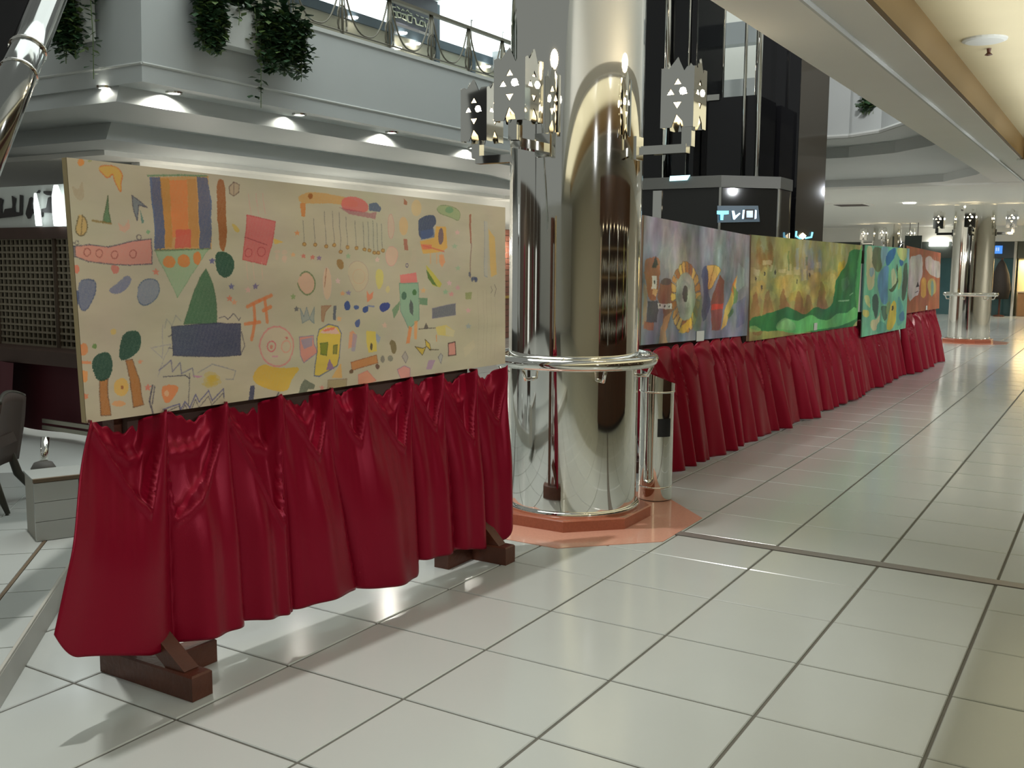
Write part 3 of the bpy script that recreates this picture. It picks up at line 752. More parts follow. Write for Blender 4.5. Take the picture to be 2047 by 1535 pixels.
pts = [(600,1420),(690,1390),(700,1420),(720,1380),(750,1410),(780,1340),(800,1380),(850,1320),(870,1370),(930,1310),(935,1350)]
cv.line(a(*pts), (90,88,130), 2.4); cv.line(a(*[(x, y+20+10*math.sin(x)) for x, y in pts]), INK, 1.4)
# little trees, flower
for q, tr in (([(200,1170),(240,1120),(310,1115),(328,1190),(300,1265),(230,1270)], [(250,1265),(295,1255),(298,1350),(312,1455),(255,1455)]), ([(360,1080),(375,1020),(450,1000),(480,1040),(470,1110),(420,1150),(360,1165)], [(395,1160),(430,1155),(470,1270),(492,1395),(435,1410),(420,1280)])):
    cv.poly(a(*tr), (170,105,50), .92, .3, line=(110,80,60)); cv.poly(a(*q), DGR, .95, .3, soft=True)
cv.ell(*a((370,1300))[0], 15, 18, (222,170,75), .85); cv.ell(*a((376,1302))[0], 3, 4, (150,90,60), .9); cv.ell(*a((355,1388))[0], 15, 6, (226,150,90), .8)
cv.ell(*a((160,1100))[0], 9, 12, (222,130,70), .9); cv.poly(a((145,1160),(205,1165),(205,1180),(145,1180)), (226,130,80), .85); cv.poly(a((145,1210),(180,1220),(180,1270),(148,1280)), (230,140,70), .85); cv.poly(a((148,1335),(188,1340),(185,1365),(150,1365)), (222,120,80), .85)
cv.ell(*a((322,1012))[0], 6, 6, (215,180,90), .8); cv.ell(*a((220,1085))[0], 5, 5, (90,130,60), .9); cv.star(*a((515,1305))[0], 8, (220,110,90)); cv.star(*a((470,1168))[0], 6, (228,140,100))
for x, y, c in ((870,640,(70,70,130)),(970,775,(80,80,140)),(1100,778,(90,80,130)),(960,838,(225,110,80)),(985,858,(228,150,110)),(1060,795,(225,170,160))): cv.star(*a((x,y))[0], 7, c)
# hex gem, red box
cv.poly(a((960,250),(985,225),(1015,240),(1012,280),(985,300),(962,285)), (170,140,110), .7, .4, line=(100,80,70)); cv.line(a((985,225),(985,300)), (110,90,80))
cv.poly(a((1055,400),(1205,432),(1185,560),(1155,665),(1030,635),(1045,500)), (205,95,92), .92, .35, line=(185,70,70))
cv.line(a((1040,520),(1160,560)), (140,60,60)); cv.ell(*a((1062,600))[0], 7, 8, None, line=(170,70,70)); cv.ell(*a((1130,595))[0], 8, 9, None, line=(170,70,70))
for x in (1065,1105,1140): cv.line(a((x,290),(x+15,395)), (210,150,140), 1.3)
for x in (1050,1085,1130): cv.line(a((x,650),(x+10,740)), (215,170,150), 1.5)
cv.poly(a((965,440),(1010,470),(1010,500),(985,490)), (200,165,70), .8, soft=True); cv.poly(a((1190,520),(1250,540),(1200,555)), (222,175,70), .8); cv.blobs(5, *[*np.array(a((1210,0),(1260,0)))[:, 0], *np.array(a((0,590),(0,640)))[:, 1]], 8, 8, [(220,170,150)], .4, raw=False)
# orange gate, face with yellow body
for seg in ([(1055,880),(1120,850),(1185,825)], [(1090,870),(1095,950),(1080,1050)], [(1150,840),(1160,960)], [(1045,970),(1120,960)], [(1140,900),(1180,880)]): cv.line(a(*seg), (215,120,70), 7, .85)
cv.ell(*a((1210,1085))[0], 33, 39, (205,180,150), .5, line=(212,130,125), lw=3.5); cv.ell(*a((1183,1085))[0], 8, 10, None, line=(205,110,110), lw=2.5); cv.ell(*a((1258,1085))[0], 9, 11, None, line=(215,150,130), lw=2.5)
cv.ell(*a((1183,1088))[0], 3, 4, (200,120,100)); cv.star(*a((1262,1042))[0], 4, (200,80,80)); cv.line(a((1190,1135),(1215,1135)), (205,130,150), 3)
cv.poly(a((1130,1170),(1200,1200),(1350,1185),(1290,1250),(1270,1330),(1160,1310),(1070,1260)), (218,170,55), .9, .4, soft=True)
cv.poly(a((1075,1290),(1098,1290),(1092,1370),(1065,1375)), SLT, .95); cv.line(a((1222,1330),(1212,1355)), INK, 3)
# -- right half
cv.poly(b((80,140),(200,120),(380,150),(480,180),(470,230),(330,200),(160,200),(80,195)), (205,150,85), .85, .4, soft=True); cv.poly(b((85,195),(125,195),(118,285),(95,280)), (205,120,60), .9); cv.ell(*b((160,152))[0], 5, 5, BRN)
cv.poly(b((380,155),(470,150),(550,195),(540,260),(430,250),(360,230)), (215,105,100), .92, .3, soft=True); cv.poly(b((550,195),(600,190),(630,225),(620,250),(550,245)), (80,90,120), .92); cv.poly(b((350,225),(560,260),(600,250),(590,300),(420,270)), (160,70,90), .6, .5)
for x, y0, y1 in ((103,310,475),(175,300,480),(250,250,490),(305,250,480),(350,260,525),(395,290,495),(455,315,500),(508,320,510),(540,320,515),(572,310,530),(598,325,530),(628,330,515)):
    cv.line(b((x,y0),(x+6,y1-10)), (110,106,104), 1.5); cv.ell(*b((x+8,y1))[0], 3.4, 3.2, (190,140,70), .9, line=(140,100,60))
cv.ell(*b((692,350))[0], 6, 25, (215,170,150), .6, line=(200,140,130)); cv.ell(*b((775,345))[0], 9, 19, (222,170,110), .7); cv.ell(*b((858,225))[0], 10, 16, (222,180,120), .6); cv.poly(b((778,165),(800,185),(795,205),(775,200)), (160,90,60), .9)
cv.poly(b((875,290),(975,265),(990,330),(960,360),(975,420),(880,445),(868,340)), (58,70,100), .95, .3, soft=True); cv.poly(b((885,380),(970,365),(980,425),(890,440)), (84,100,140), .8)
cv.poly(b((985,350),(1050,355),(1060,500),(1030,525),(900,540),(885,450),(975,430)), (222,165,75), .92, .3); cv.poly(b((890,470),(960,475),(960,505),(900,510)), (220,110,90), .9); cv.ell(*b((1018,420))[0], 5, 17, (90,80,110), .9); cv.line(b((905,480),(1040,525)), (210,100,90), 3)
for x in (950,990,1022): cv.line(b((x,540),(x,610)), (222,160,110), 4, .7)
cv.poly(b((1005,545),(1035,545),(1045,600),(1025,640),(1005,600)), (228,150,100), .9)
cv.poly(b((990,215),(1060,205),(1150,240),(1140,320),(1090,290),(1000,260)), (150,165,115), .9, .4, line=(120,130,90), soft=True); cv.ell(*b((1075,240))[0], 8, 6, (110,150,110), .8)
cv.poly(b((1205,270),(1218,270),(1212,470),(1205,470)), (150,80,60), .9); cv.line(b((1212,470),(1210,700)), (140,110,100), 4); cv.blobs(6, *[*np.array(b((1205,0),(1245,0)))[:, 0], *np.array(b((0,680),(0,730)))[:, 1]], 5, 5, [(80,85,110)], .8, raw=False)
cv.poly(b((1300,320),(1320,320),(1320,700),(1300,700)), (180,178,170), .7); cv.line(b((1300,320),(1298,690),(1318,700)), (130,135,150), 1.6); cv.poly(b((1325,370),(1365,430),(1378,680),(1340,700)), (222,175,90), .85)
cv.poly(b((775,435),(800,435),(805,515),(780,515)), (165,90,75), .9); cv.ell(*b((795,622))[0], 2.4, 3.5, None, line=(80,70,110)); cv.poly(b((830,500),(855,500),(860,600),(820,600)), (190,175,150), .7)
cv.poly(b((660,500),(700,485),(740,520),(720,610),(680,630),(650,570)), (222,175,150), .75, .3, line=(215,150,140), soft=True)
cv.poly(b((330,580),(370,575),(385,620),(370,650),(340,630)), (150,110,60), .95, .3, soft=True)
cv.poly(b((400,650),(440,590),(500,590),(540,640),(545,720),(510,780),(460,800),(430,740)), (205,180,145), .55, .3, line=(175,150,135), soft=True); cv.ell(*b((480,690))[0], 12, 14, None, line=(200,160,130))
cv.poly(b((590,640),(640,650),(640,740),(610,790),(590,730)), (212,195,90), .8, .4, soft=True); cv.ell(*b((670,780))[0], 4, 7, (215,195,120), .7)
cv.poly(b((65,720),(120,650),(190,710),(180,790),(130,825),(80,780)), (214,165,140), .85, .3, line=(100,120,80), lw=3, soft=True); cv.ell(*b((268,740))[0], 9, 32, (222,180,150), .8, line=(190,170,160)); cv.line(b((265,640),(250,760)), (150,90,70), 2)
cv.poly(b((85,905),(110,960),(130,900),(150,970),(183,900),(180,1010),(150,980),(100,1005)), (140,150,150), .7, .3, line=(110,125,130)); cv.poly(b((230,890),(295,890),(260,930),(245,1000),(232,990)), (165,120,90), .85, .3, line=(150,100,80)); cv.poly(b((312,890),(332,890),(328,990),(310,985)), (80,84,100), .9)
cv.poly(b((380,870),(415,850),(428,920),(390,930)), (50,70,130), .95, .2, soft=True); cv.poly(b((445,890),(480,890),(480,920),(450,922)), (60,80,140), .9, .2, soft=True); cv.poly(b((500,910),(540,890),(545,930),(510,950)), (50,70,130), .95, .2, soft=True); cv.poly(b((610,900),(640,870),(690,875),(680,920),(630,945)), (46,60,130), .95, .2, soft=True); cv.poly(b((450,1000),(490,980),(490,1030),(465,1045)), (70,84,140), .9, .2, soft=True); cv.line(b((540,895),(580,900)), (110,120,160), 4)
cv.poly(b((530,785),(550,815),(575,790),(570,840),(535,870)), (222,120,85), .9)
cv.poly(b((748,685),(855,670),(862,735),(750,738)), (220,115,110), .95, .3, soft=False); cv.poly(b((745,740),(868,740),(878,985),(810,1050),(755,930)), (130,170,138), .9, .35, line=(90,125,110))
cv.ell(*b((776,825))[0], 5, 8, (70,100,80), .95); cv.ell(*b((843,802))[0], 4, 6, (70,110,60), .95); cv.poly(b((820,850),(835,880),(838,960),(815,935),(810,890)), (80,80,80), .95)
cv.poly(b((750,860),(700,920),(710,985),(745,920)), (100,135,95), .9); cv.poly(b((875,840),(930,840),(930,885),(878,885)), (90,130,95), .9); cv.poly(b((810,1030),(830,1040),(815,1150),(792,1150)), (222,130,75), .95); cv.poly(b((845,1000),(868,990),(862,1120),(845,1120)), (228,150,90), .9)
cv.poly(b((920,620),(945,650),(1020,745),(1010,770),(960,760),(930,710)), (195,180,75), .92, .2); cv.poly(b((920,650),(990,765),(955,750),(930,710)), (75,105,60), .9)
cv.poly(b((960,905),(1115,878),(1115,955),(965,975)), (92,94,110), .95, .4); cv.line(b((960,905),(1115,878),(1115,955),(965,975),(960,905)), (130,120,140), 1.5)
cv.poly(b((75,1100),(175,1090),(180,1150),(205,1200),(110,1270),(85,1220)), (214,130,120), .9, .3, line=(120,110,150)); cv.poly(b((85,1120),(170,1100),(165,1160),(110,1180)), (140,140,165), .8)
cv.poly(b((200,1110),(215,1050),(280,1015),(340,1030),(365,1075),(352,1240),(340,1290),(215,1360),(180,1355),(200,1200)), (216,180,70), .95, .25, line=(80,90,130), lw=2.4); cv.poly(b((215,1075),(260,1035),(330,1040),(355,1080)), (216,170,165), .95, .2); cv.poly(b((235,1055),(320,1030),(315,1050),(250,1065)), (222,110,80), .9)
cv.poly(b((222,1145),(275,1140),(265,1225),(225,1215)), (120,125,50), .95, .2, line=(80,90,60)); cv.poly(b((312,1160),(340,1155),(335,1215),(310,1215)), (130,125,60), .95, .2, line=(80,90,60)); cv.poly(b((265,1320),(285,1245),(320,1310)), (140,105,150), .95, .2)
cv.poly(b((420,1070),(440,1060),(470,1100),(450,1170),(410,1180)), (222,140,100), .8); cv.poly(b((440,1080),(470,1090),(455,1200),(430,1200)), (150,140,165), .7)
cv.poly(b((530,1065),(590,1070),(600,1200),(545,1210),(530,1150)), (216,185,80), .92, .3); cv.poly(b((595,1080),(625,1110),(610,1150),(595,1130)), (140,150,180), .8); cv.ell(*b((562,1170))[0], 2.5, 7, (70,60,60), .95)
cv.poly(b((680,1140),(700,1120),(730,1150),(725,1215),(700,1215),(690,1170)), (112,96,60), .9, .3, soft=True); cv.ell(*b((690,1245))[0], 5, 6, (110,110,100), .8); cv.ell(*b((640,1252))[0], 4, 7, (110,105,100), .8)
cv.poly(b((430,1270),(600,1225),(610,1275),(440,1320)), (196,125,70), .95, .3, line=(140,85,60)); cv.ell(*b((435,1328))[0], 4, 4, (90,60,40)); cv.ell(*b((605,1298))[0], 4, 5, (90,60,50))
cv.poly(b((985,1035),(1050,1020),(1110,1060),(1100,1100),(1000,1090)), (216,190,100), .85, .3); cv.poly(b((1050,1030),(1110,1060),(1100,1100),(1050,1090)), (195,185,165), .8); cv.line(b((875,1048),(985,1040)), (70,60,60), 2); cv.poly(b((905,1050),(925,1005),(940,1040)), (80,70,70), .9); cv.line(b((990,1090),(990,1130)), ORG, 3)
cv.poly(b((850,1170),(900,1180),(920,1170),(895,1225)), (200,165,60), .9, .2, line=(60,50,40)); cv.poly(b((915,1120),(945,1150),(950,1195),(920,1165)), (205,170,60), .9, .2, line=(60,50,40)); cv.line(b((940,1190),(1000,1190)), (60,50,40), 2)
cv.poly(b((1065,1145),(1110,1135),(1112,1225),(1065,1230)), (216,130,120), .9, .3, line=(70,50,50), lw=3)
cv.poly(b((765,1235),(785,1200),(805,1240),(790,1275)), (165,155,145), .9, .3, line=(110,100,100)); cv.poly(b((1000,1240),(1015,1215),(1028,1230),(1020,1285)), (170,165,160), .9, .3, line=(110,100,110)); cv.poly(b((735,1320),(780,1295),(820,1310),(820,1370),(760,1385)), (216,140,130), .9, .3, line=(140,110,140)); cv.poly(b((940,1260),(985,1260),(960,1320),(925,1320)), (165,125,160), .8, .3)
cv.poly(b((300,1370),(365,1270),(375,1370)), (222,165,90), .9); cv.poly(b((275,1385),(405,1375),(400,1440),(275,1450)), (160,140,100), .85, .3, line=(140,120,100)); cv.poly(b((480,1350),(540,1325),(595,1390),(530,1420),(480,1410)), (222,140,110), .9, .3, line=(200,120,110)); cv.poly(b((115,1380),(185,1420),(180,1450),(140,1450),(125,1475),(75,1475),(90,1420)), (96,100,84), .9, .35)
cv.poly(b((1175,805),(1220,800),(1215,850),(1180,850)), (130,140,80), .8, .4); cv.poly(b((1160,1180),(1230,1120),(1235,1170),(1170,1250)), (195,180,150), .7)
for x in (1255, 1290, 1310, 1340, 1365): cv.line(b((x,790),(x+6,1000),(x-4,1250)), (165,150,130), 1.2, .7)
cv.line(b((1342,760),(1350,790),(1340,810)), (90,80,80), 1.6); cv.line(b((1365,750),(1375,780),(1362,830)), (90,80,80), 1.6)
for x, y, c in ((62,395,ORG),(105,558,RED),(168,566,RED),(212,570,(120,90,140)),(35,550,(226,160,110)),(410,555,LGR),(370,805,(226,150,100)),(410,800,(120,110,160)),(340,720,(226,180,180)),(600,580,(226,180,170)),(1105,490,(150,175,140)),(1130,640,(150,180,140)),(1125,395,(226,170,165)),(1070,740,(226,170,180)),(1125,770,(215,150,160)),(900,790,(228,170,110)),(1085,815,(222,140,140)),(1045,800,(140,180,140)),(1198,930,(222,160,165)),(1195,1030,(150,160,170)),(235,1440,(210,120,110)),(40,830,(120,150,90)),(650,1030,(226,175,155)),(350,980,(228,165,110)),(60,910,(80,80,90))): cv.star(*b((x,y))[0], 6, c)
panel('drawings_panel', "long cream panel of children's crayon drawings on the near stand", PT, cv, 1.0, .05, mat('raw_canvas_edge', (.42, .33, .18), .7))
stand(.30, .46, 3.93, .62, .335, .65, 3.40, 1.86, 'dark wooden panel stand with cross feet under the drawings panel')

ZP = 1.84
PINS = [-.11, .46, .95, 1.47, 1.98, 2.35, 2.95, 3.36, 3.84, 4.34]
YA, YB2 = -.11, 4.36
def pin_off(y):
    for k in range(len(PINS)-1):
        if PINS[k] <= y <= PINS[k+1]:
            u = (y-PINS[k])/(PINS[k+1]-PINS[k]); return k, u, PINS[k+1]-PINS[k]
    return (0, 0., .5) if y < PINS[0] else (len(PINS)-2, 1., .5)
def pocket(u, ap):
    if u <= 0 or u >= 1: return 0.
    return (u/ap)**1.25 if u < ap else ((1-u)/(1-ap))**.62
PK = [(.80, .62, .10), (.22, .78, .06), (.86, .95, .09), (.70, .42, .08), (.80, .40, .07), (.78, .50, .08), (.72, .40, .08), (.80, .60, .07), (.75, .45, .06)]
LOBES = [(-.60, .50, -.1, .04, .19), (.50, 1.02, .04, .02, .15), (1.02, 1.47, .02, .0, .12), (1.47, 1.90, .0, .16, .15), (1.90, 2.95, .16, .0, .19), (2.95, 3.42, .0, .05, .14), (3.42, 3.95, .05, .03, .16), (3.95, 4.5, .03, 0, .13)]
def near_drape(label, ya, yb, hem, seed, flareL, flareR):
    xa, xb = .33+.0776*(ya+.1), .33+.0776*(yb+.1)
    rs = np.random.default_rng(seed); ph = rs.uniform(0, 6, 4)
    Y = lambda s: ya+s*(yb-ya)
    def zt(s):
        k, u, W = pin_off(Y(s)); return ZP+.03-min(.16, W*.28)*pocket(u, .62)-.01*math.sin(40*u)*min(1, 4*u*(1-u))
    def out(s, t):
        y = Y(s); k, u, W = pin_off(y); drop = t*1.75; o = .03+.08*t
        ap, dp, am = PK[k % len(PK)]
        for f, (D, A_) in enumerate(((dp, am), (dp*.36, am*.55))):      # cloth slack between two pins: a sunk pocket over a full lip
            dz = drop-D*pocket(u, ap)
            st = 1/(1+math.exp(-dz/.028)); o += A_*(st-1)*min(1, 8*u*(1-u))+A_*.55*math.exp(-((dz-.03)/.045)**2)*min(1, 8*u*(1-u))
        for p in PINS:      # gathers hanging from the pins
            w = .03+.06*min(drop, .8); o += (.055*math.exp(-(drop/.55)**2)+.012)*math.exp(-((y-p)/w)**2)
        g = min(1, max(0, (drop-.15)/1.0)); g = g*g*(3-2*g)
        for e0, e1, dr0, dr1, A_ in LOBES:
            a0 = e0+dr0*drop; a1 = e1+dr1*drop
            if a0 < y < a1:
                v = (y-a0)/(a1-a0); o += A_*(.25+.75*g)*max(0, 1-abs(2*v-1)**2.6)**.75+.02*g*math.sin(2*PI*v*2+ph[0])
        return o
    def zh(s):
        return hem(s)+.012*math.sin(9*s+ph[2])
    return drape(label, (xa, ya), (xb, yb), zt, zh, out, SATIN, 150, 70, 'burgundy satin lengths under the drawings panel',
                 slide=lambda s, t: (flareL*(1-s)**2+flareR*s)*t)
near_drape('burgundy satin length under the drawings panel, at its left end', -.11, 1.47, lambda s: .47-.19*min(1, s/.3)-.10*max(0, s-.3)/.7+.16*max(0, 1-s/.07)**2+.10*max(0, (s-.95)/.05)**2, 1, -.40, .0)
near_drape('burgundy satin length under the middle of the drawings panel', 1.42, 2.95, lambda s: .20-.11*s**2+.11*max(0, (s-.93)/.07)**2, 2, .02, .0)
near_drape('burgundy satin length under the drawings panel, next to the column', 2.90, 4.34, lambda s: .24-.10*s+.13*max(0, (s-.90)/.10)**2, 3, .02, -.08)

# -------- the four painted panels in a row behind the column
def lin(x): return x
def cpan(k): return lambda *p: [(1240+x/3.07, 300+y/3.07) for x, y in p]
c = cpan(0)
d = lambda *p: [(1280+x/4.874, 420+y/4.874) for x, y in p]
Q2 = [(1284, 428), (1502, 474), (1490, 668), (1282, 691)]
cv = Canvas('grey_machine_painting', Q2, 420, 330, (128, 124, 130))
n1 = cv.fbm(4, 3, 1)[..., None]; n2 = cv.fbm(4, 2, 1)[..., None]
cv.img = cv.img*(1-.35*n1)+np.array((150, 150, 152))/255*.35*n1; cv.img[:, :] += .10*(n2-.5)
yy = np.linspace(0, 1, 330)[:, None, None]; cv.img = cv.img*(1-.35*yy)+np.array((70, 74, 92))/255*.35*yy
cv.blobs(14, 40, 150, 60, 160, 30, 60, [(165, 155, 148)], .3); cv.blobs(20, 250, 420, 20, 140, 26, 60, [(98, 112, 118), (140, 150, 156)], .3)
cv.poly(d((30,460),(190,450),(185,640),(165,860),(150,900),(60,900),(40,700)), (150,84,48), .9, .4, soft=True); cv.poly(d((110,560),(150,445),(172,540),(145,570)), (56,60,56), .95, .2); cv.poly(d((105,645),(158,645),(150,785),(95,780)), (200,195,185), .95, .1); cv.ell(*d((127,712))[0], 2, 4, (40,36,36), 1)
cv.poly(d((110,780),(170,790),(160,860),(110,840)), (200,160,110), .9)
cv.poly(d((20,700),(50,760),(60,1100),(20,1150)), (160,130,100), .8, .4)
cv.poly(d((60,910),(170,900),(180,1110),(60,1110)), (68,66,72), .95, .3); cv.poly(d((40,1100),(150,1110),(150,1180),(40,1170)), (150,80,50), .8, .4)
cv.poly(d((165,900),(190,690),(250,665),(320,690),(330,900),(310,1000),(280,1180),(230,1180),(240,1000)), (130,84,64), .95, .3, soft=True); cv.poly(d((190,690),(250,665),(320,690),(300,740),(200,750)), (80,76,80), .9, soft=True)
cv.poly(d((165,930),(310,915),(315,970),(170,985)), (190,186,178), .95, .1)
for x in (190,235,280): cv.ell(*d((x,948))[0], 1.5, 2.5, (60,50,50), 1)
cv.poly(d((215,1180),(250,1050),(310,1000),(270,1180),(280,1300),(190,1300)), (176,126,92), .9, .3)
for k in range(22):
    g = 2*PI*k/22; r0, r1 = .92, 1.34
    x, y = 445, 850; rx, ry = 92, 235
    q = lambda r, g: (x+rx*r*math.cos(g)*1.15, y+ry*r*math.sin(g)*1.08)
    cv.poly(d(q(r0, g-.12), q(r1, g-.13), q(r1*1.03, g), q(r1, g+.11), q(r0, g+.12)), [(196,150,80),(180,120,60),(150,90,50),(206,170,84)][k % 4], .92, .25, line=(92,62,40), lw=1.2)
cv.ell(*d((445,850))[0], 19.5, 50, (142,150,132), .97, .2); cv.blobs(20, *[*np.array(cv.mp(d((390,0),(500,0))))[:, 0], *np.array(cv.mp(d((0,700),(440,1000))))[:, 1]], 18, 26, [(160,168,150), (110,124,112)], .3); cv.ell(*d((441,830))[0], 5, 16, (70,74,66), .98, .1)
cv.poly(d((420,1130),(500,1060),(510,1120),(430,1205),(390,1190)), (200,160,60), .9)
cv.poly(d((530,900),(600,800),(615,1060),(590,1180),(510,1160)), (104,116,92), .85, .4, soft=True)
cv.poly(d((600,640),(640,540),(680,600),(660,800),(700,900),(640,1080),(610,1080),(620,800)), (66,68,92), .85, .4, soft=True)
cv.poly(d((640,550),(720,545),(800,590),(760,640),(700,780),(655,790),(680,640)), (206,160,86), .95, .2, line=(120,84,50), soft=True); cv.line(d((720,560),(690,700),(665,780)), (120,84,50), 2)
cv.poly(d((690,900),(780,640),(820,700),(800,1000),(770,1150),(700,1150)), (120,62,50), .9, .3); cv.poly(d((700,920),(810,900),(800,960),(700,970)), (190,70,54), .9)
cv.poly(d((780,1150),(830,930),(900,740),(940,640),(930,760),(890,930),(830,1100)), (200,156,74), .95, .2); cv.poly(d((880,780),(930,660),(935,640),(900,840)), (170,90,50), .9)
cv.poly(d((900,740),(945,800),(930,900),(895,920)), (86,120,72), .9); cv.poly(d((845,1020),(900,950),(905,1000),(850,1060)), (76,88,60), .9); cv.poly(d((925,740),(950,540),(1010,600),(1000,740),(940,800)), (150,160,158), .7, .4); cv.poly(d((930,900),(1010,850),(1000,1100),(930,1140)), (70,80,110), .6, .5)
E3 = [(.562, 8.06, 3.49), (.68, 12.1, 3.33), (.68, 12.05, 1.70), (.562, 8.04, 1.80)]
panel('machine_painting', 'grey painting of a toothed wheel and pipes, first panel behind the column', E3, cv, 1.1, .05, mat('brown_canvas_edge', (.26, .17, .11), .7), (.46, .92, .07, .09))
Q3 = [(1499, 472), (1721, 491), (1706, 649), (1497, 681)]
cv = Canvas('green_town_painting', Q3, 420, 320, (150, 146, 92))
n1 = cv.fbm(5, 6, 1)[..., None]; cv.img = cv.img*(1-.5*n1)+np.array((176, 160, 96))/255*.5*n1
cv.blobs(50, 0, 420, 0, 120, 10, 46, [(140,150,96), (180,170,130), (128,140,84), (160,164,140)], .4); cv.blobs(14, 10, 60, 0, 90, 10, 40, [(140,100,50)], .4); cv.blobs(16, 160, 240, 10, 110, 8, 40, [(130,150,160)], .4)
cv.blobs(60, 0, 330, 120, 190, 22, 30, [(196,170,90), (186,154,76), (200,184,120)], .5); cv.blobs(18, 300, 370, 60, 220, 12, 50, [(204,160,40), (190,150,50)], .6)
for k, x in enumerate((1060,1180,1320,1460,1560,1680)):
    t0 = (800, 760, 750, 760, 800, 660)[k]
    cv.poly(d((x,1200-20*k),(x+10,900),(x+50,t0),(x+90,t0+150),(x+130,1180-30*k),(x+90,1230-50*k)), (140,98,64), .85, .4, soft=True); cv.blobs(4, *[*np.array(cv.mp(d((x+30,1000),(x+100,1000))))[:, 0], *np.array(cv.mp(d((1600,850),(1600,1050))))[:, 1]], 10, 24, [(170,128,90)], .35)
for x, y, w, h in ((1165,510,80,50),(1085,600,60,60),(1240,560,30,60),(1400,530,50,120),(1470,560,60,80),(1330,590,60,40),(1600,600,60,50),(1690,520,40,60),(1545,580,50,120)): cv.poly(d((x,y),(x+w,y),(x+w,y+h),(x,y+h)), (196,184,140), .75, .3)
for x, y in ((1200,640),(1300,620),(1105,700),(1500,700),(1160,780),(1620,650)): cv.ell(*d((x,y))[0], 1.3, 5, (60,56,50), .9, 0)
for x, y, w, h, cc in ((1410,400,16,200,(80,110,70)),(1590,470,20,80,(60,100,70)),(1540,580,20,120,(110,110,110)),(1590,600,14,100,(110,120,120)),(1490,380,30,200,(140,160,176)),(1630,380,36,200,(140,160,170))): cv.poly(d((x,y),(x+w,y),(x+w,y+h),(x,y+h)), cc, .6, .3)
g = lambda *p: [(1600+x/4.264, 360+y/4.264) for x, y in p]
cv.poly(g((-470,1290),(-420,1180),(-330,1170),(-210,1110),(-150,1080),(-80,1110),(20,1160),(100,1080),(160,1110),(230,1090),(270,1000),(270,880),(310,800),(370,740),(390,620),(440,590),(500,600),(510,560),(540,560),(480,1300),(0,1290)), (40,112,66), .97, .15, soft=True)
cv.poly(g((-240,1300),(-190,1220),(-120,1180),(-40,1200),(60,1140),(130,1190),(200,1200),(300,1130),(380,1130),(450,1060),(470,1200),(0,1300)), (110,190,110), .95, .1, soft=True)
cv.poly(g((450,1200),(450,900),(470,700),(505,560),(530,560),(500,1210)), (90,170,96), .9, .2); cv.poly(g((-240,1290),(-190,1190),(-130,1180),(-60,1220),(-80,1280)), (150,186,130), .7, soft=True)
cv.poly(g((320,860),(380,830),(395,900),(340,960)), (110,160,124), .5, .5); cv.line(g((305,1035),(390,1020)), (170,200,160), 5); cv.line(g((395,980),(425,965)), (170,200,160), 5)
cv.poly(g((-465,1300),(-420,1240),(-360,1250),(-330,1290)), (150,186,110), .9, soft=True)
panel('town_painting', 'green and ochre painting of a hillside town, second panel of the row', [(.70, 12.02, 3.345), (.905, 19.15, 3.30), (.905, 19.0, 1.52), (.70, 12.1, 1.60)], cv, 1.0, .05, mat('brown_canvas_edge', (.26, .17, .11), .7), (.52, .90, .03, .08))
Q4 = [(1719, 491), (1811, 497), (1803, 655), (1714, 672)]
cv = Canvas('wave_painting', Q4, 220, 320, (120, 184, 150))
P_ = lambda pts, col: cv.poly(g(*pts), col, .97, .12, soft=True)
P_([(510,560),(570,570),(560,720),(590,780),(590,900),(550,950),(520,930)], (206,190,150)); P_([(570,575),(640,570),(690,640),(650,740),(620,800),(590,780),(560,720)], (110,118,84)); P_([(530,740),(590,760),(560,860)], (140,170,180))
P_([(640,560),(720,580),(690,640),(660,760),(640,700)], (140,180,190)); P_([(720,590),(780,580),(760,660),(720,720),(690,740),(680,660)], (54,104,156)); P_([(610,820),(660,740),(720,720),(700,900),(700,1060),(650,1060),(620,950)], (100,146,184)); P_([(780,600),(810,570),(880,580),(870,680),(830,700),(800,660)], (206,206,130)); P_([(800,680),(850,690),(840,730),(815,740)], (56,100,150)); P_([(730,780),(760,740),(780,820),(780,920),(740,930)], (190,190,150))
P_([(780,700),(800,760),(790,880),(750,970),(700,920),(740,930),(790,850)], (70,84,60)); P_([(850,720),(880,700),(880,900),(840,1060),(820,950),(840,850)], (80,96,76)); P_([(790,760),(830,720),(830,860),(790,960)], (160,196,120)); P_([(500,980),(550,990),(560,1090),(520,1060)], (206,206,140)); P_([(560,990),(620,960),(620,1190),(580,1150)], (70,90,84)); P_([(490,1110),(545,1100),(540,1170),(490,1165)], (206,200,110)); P_([(560,1180),(620,1190),(640,1100),(630,1230),(590,1290),(550,1250)], (206,190,150))
P_([(640,1060),(700,1080),(700,1180),(660,1220)], (84,110,90)); P_([(700,1180),(750,1000),(790,1080),(770,1250),(690,1290)], (216,190,70)); P_([(790,960),(840,1060),(860,1180),(790,1260),(780,1100)], (96,160,150)); P_([(800,1140),(850,1100),(850,1190),(810,1200)], (80,120,150)); P_([(620,1190),(700,1240),(680,1300),(600,1310)], (96,160,140)); P_([(680,1080),(720,1020),(730,1100),(690,1170)], (140,170,110)); P_([(870,580),(900,580),(890,760),(880,700)], (150,180,190))
cv.ell(*g((750,1090))[0], 2, 5, (60,60,60), .9, 0)
panel('wave_painting', 'turquoise and yellow painting of curling shapes, third and lowest panel of the row', [(.955, 19.25, 3.31), (1.085, 23.85, 3.30), (1.085, 23.9, 1.22), (.955, 19.3, 1.25)], cv, 1.0, .018, mat('turquoise_canvas_edge', (.12, .3, .2), .7), None)
Q5 = [(1806, 492), (1879, 506), (1875, 617), (1805, 627)]
cv = Canvas('red_face_painting', Q5, 260, 260, (158, 92, 62))
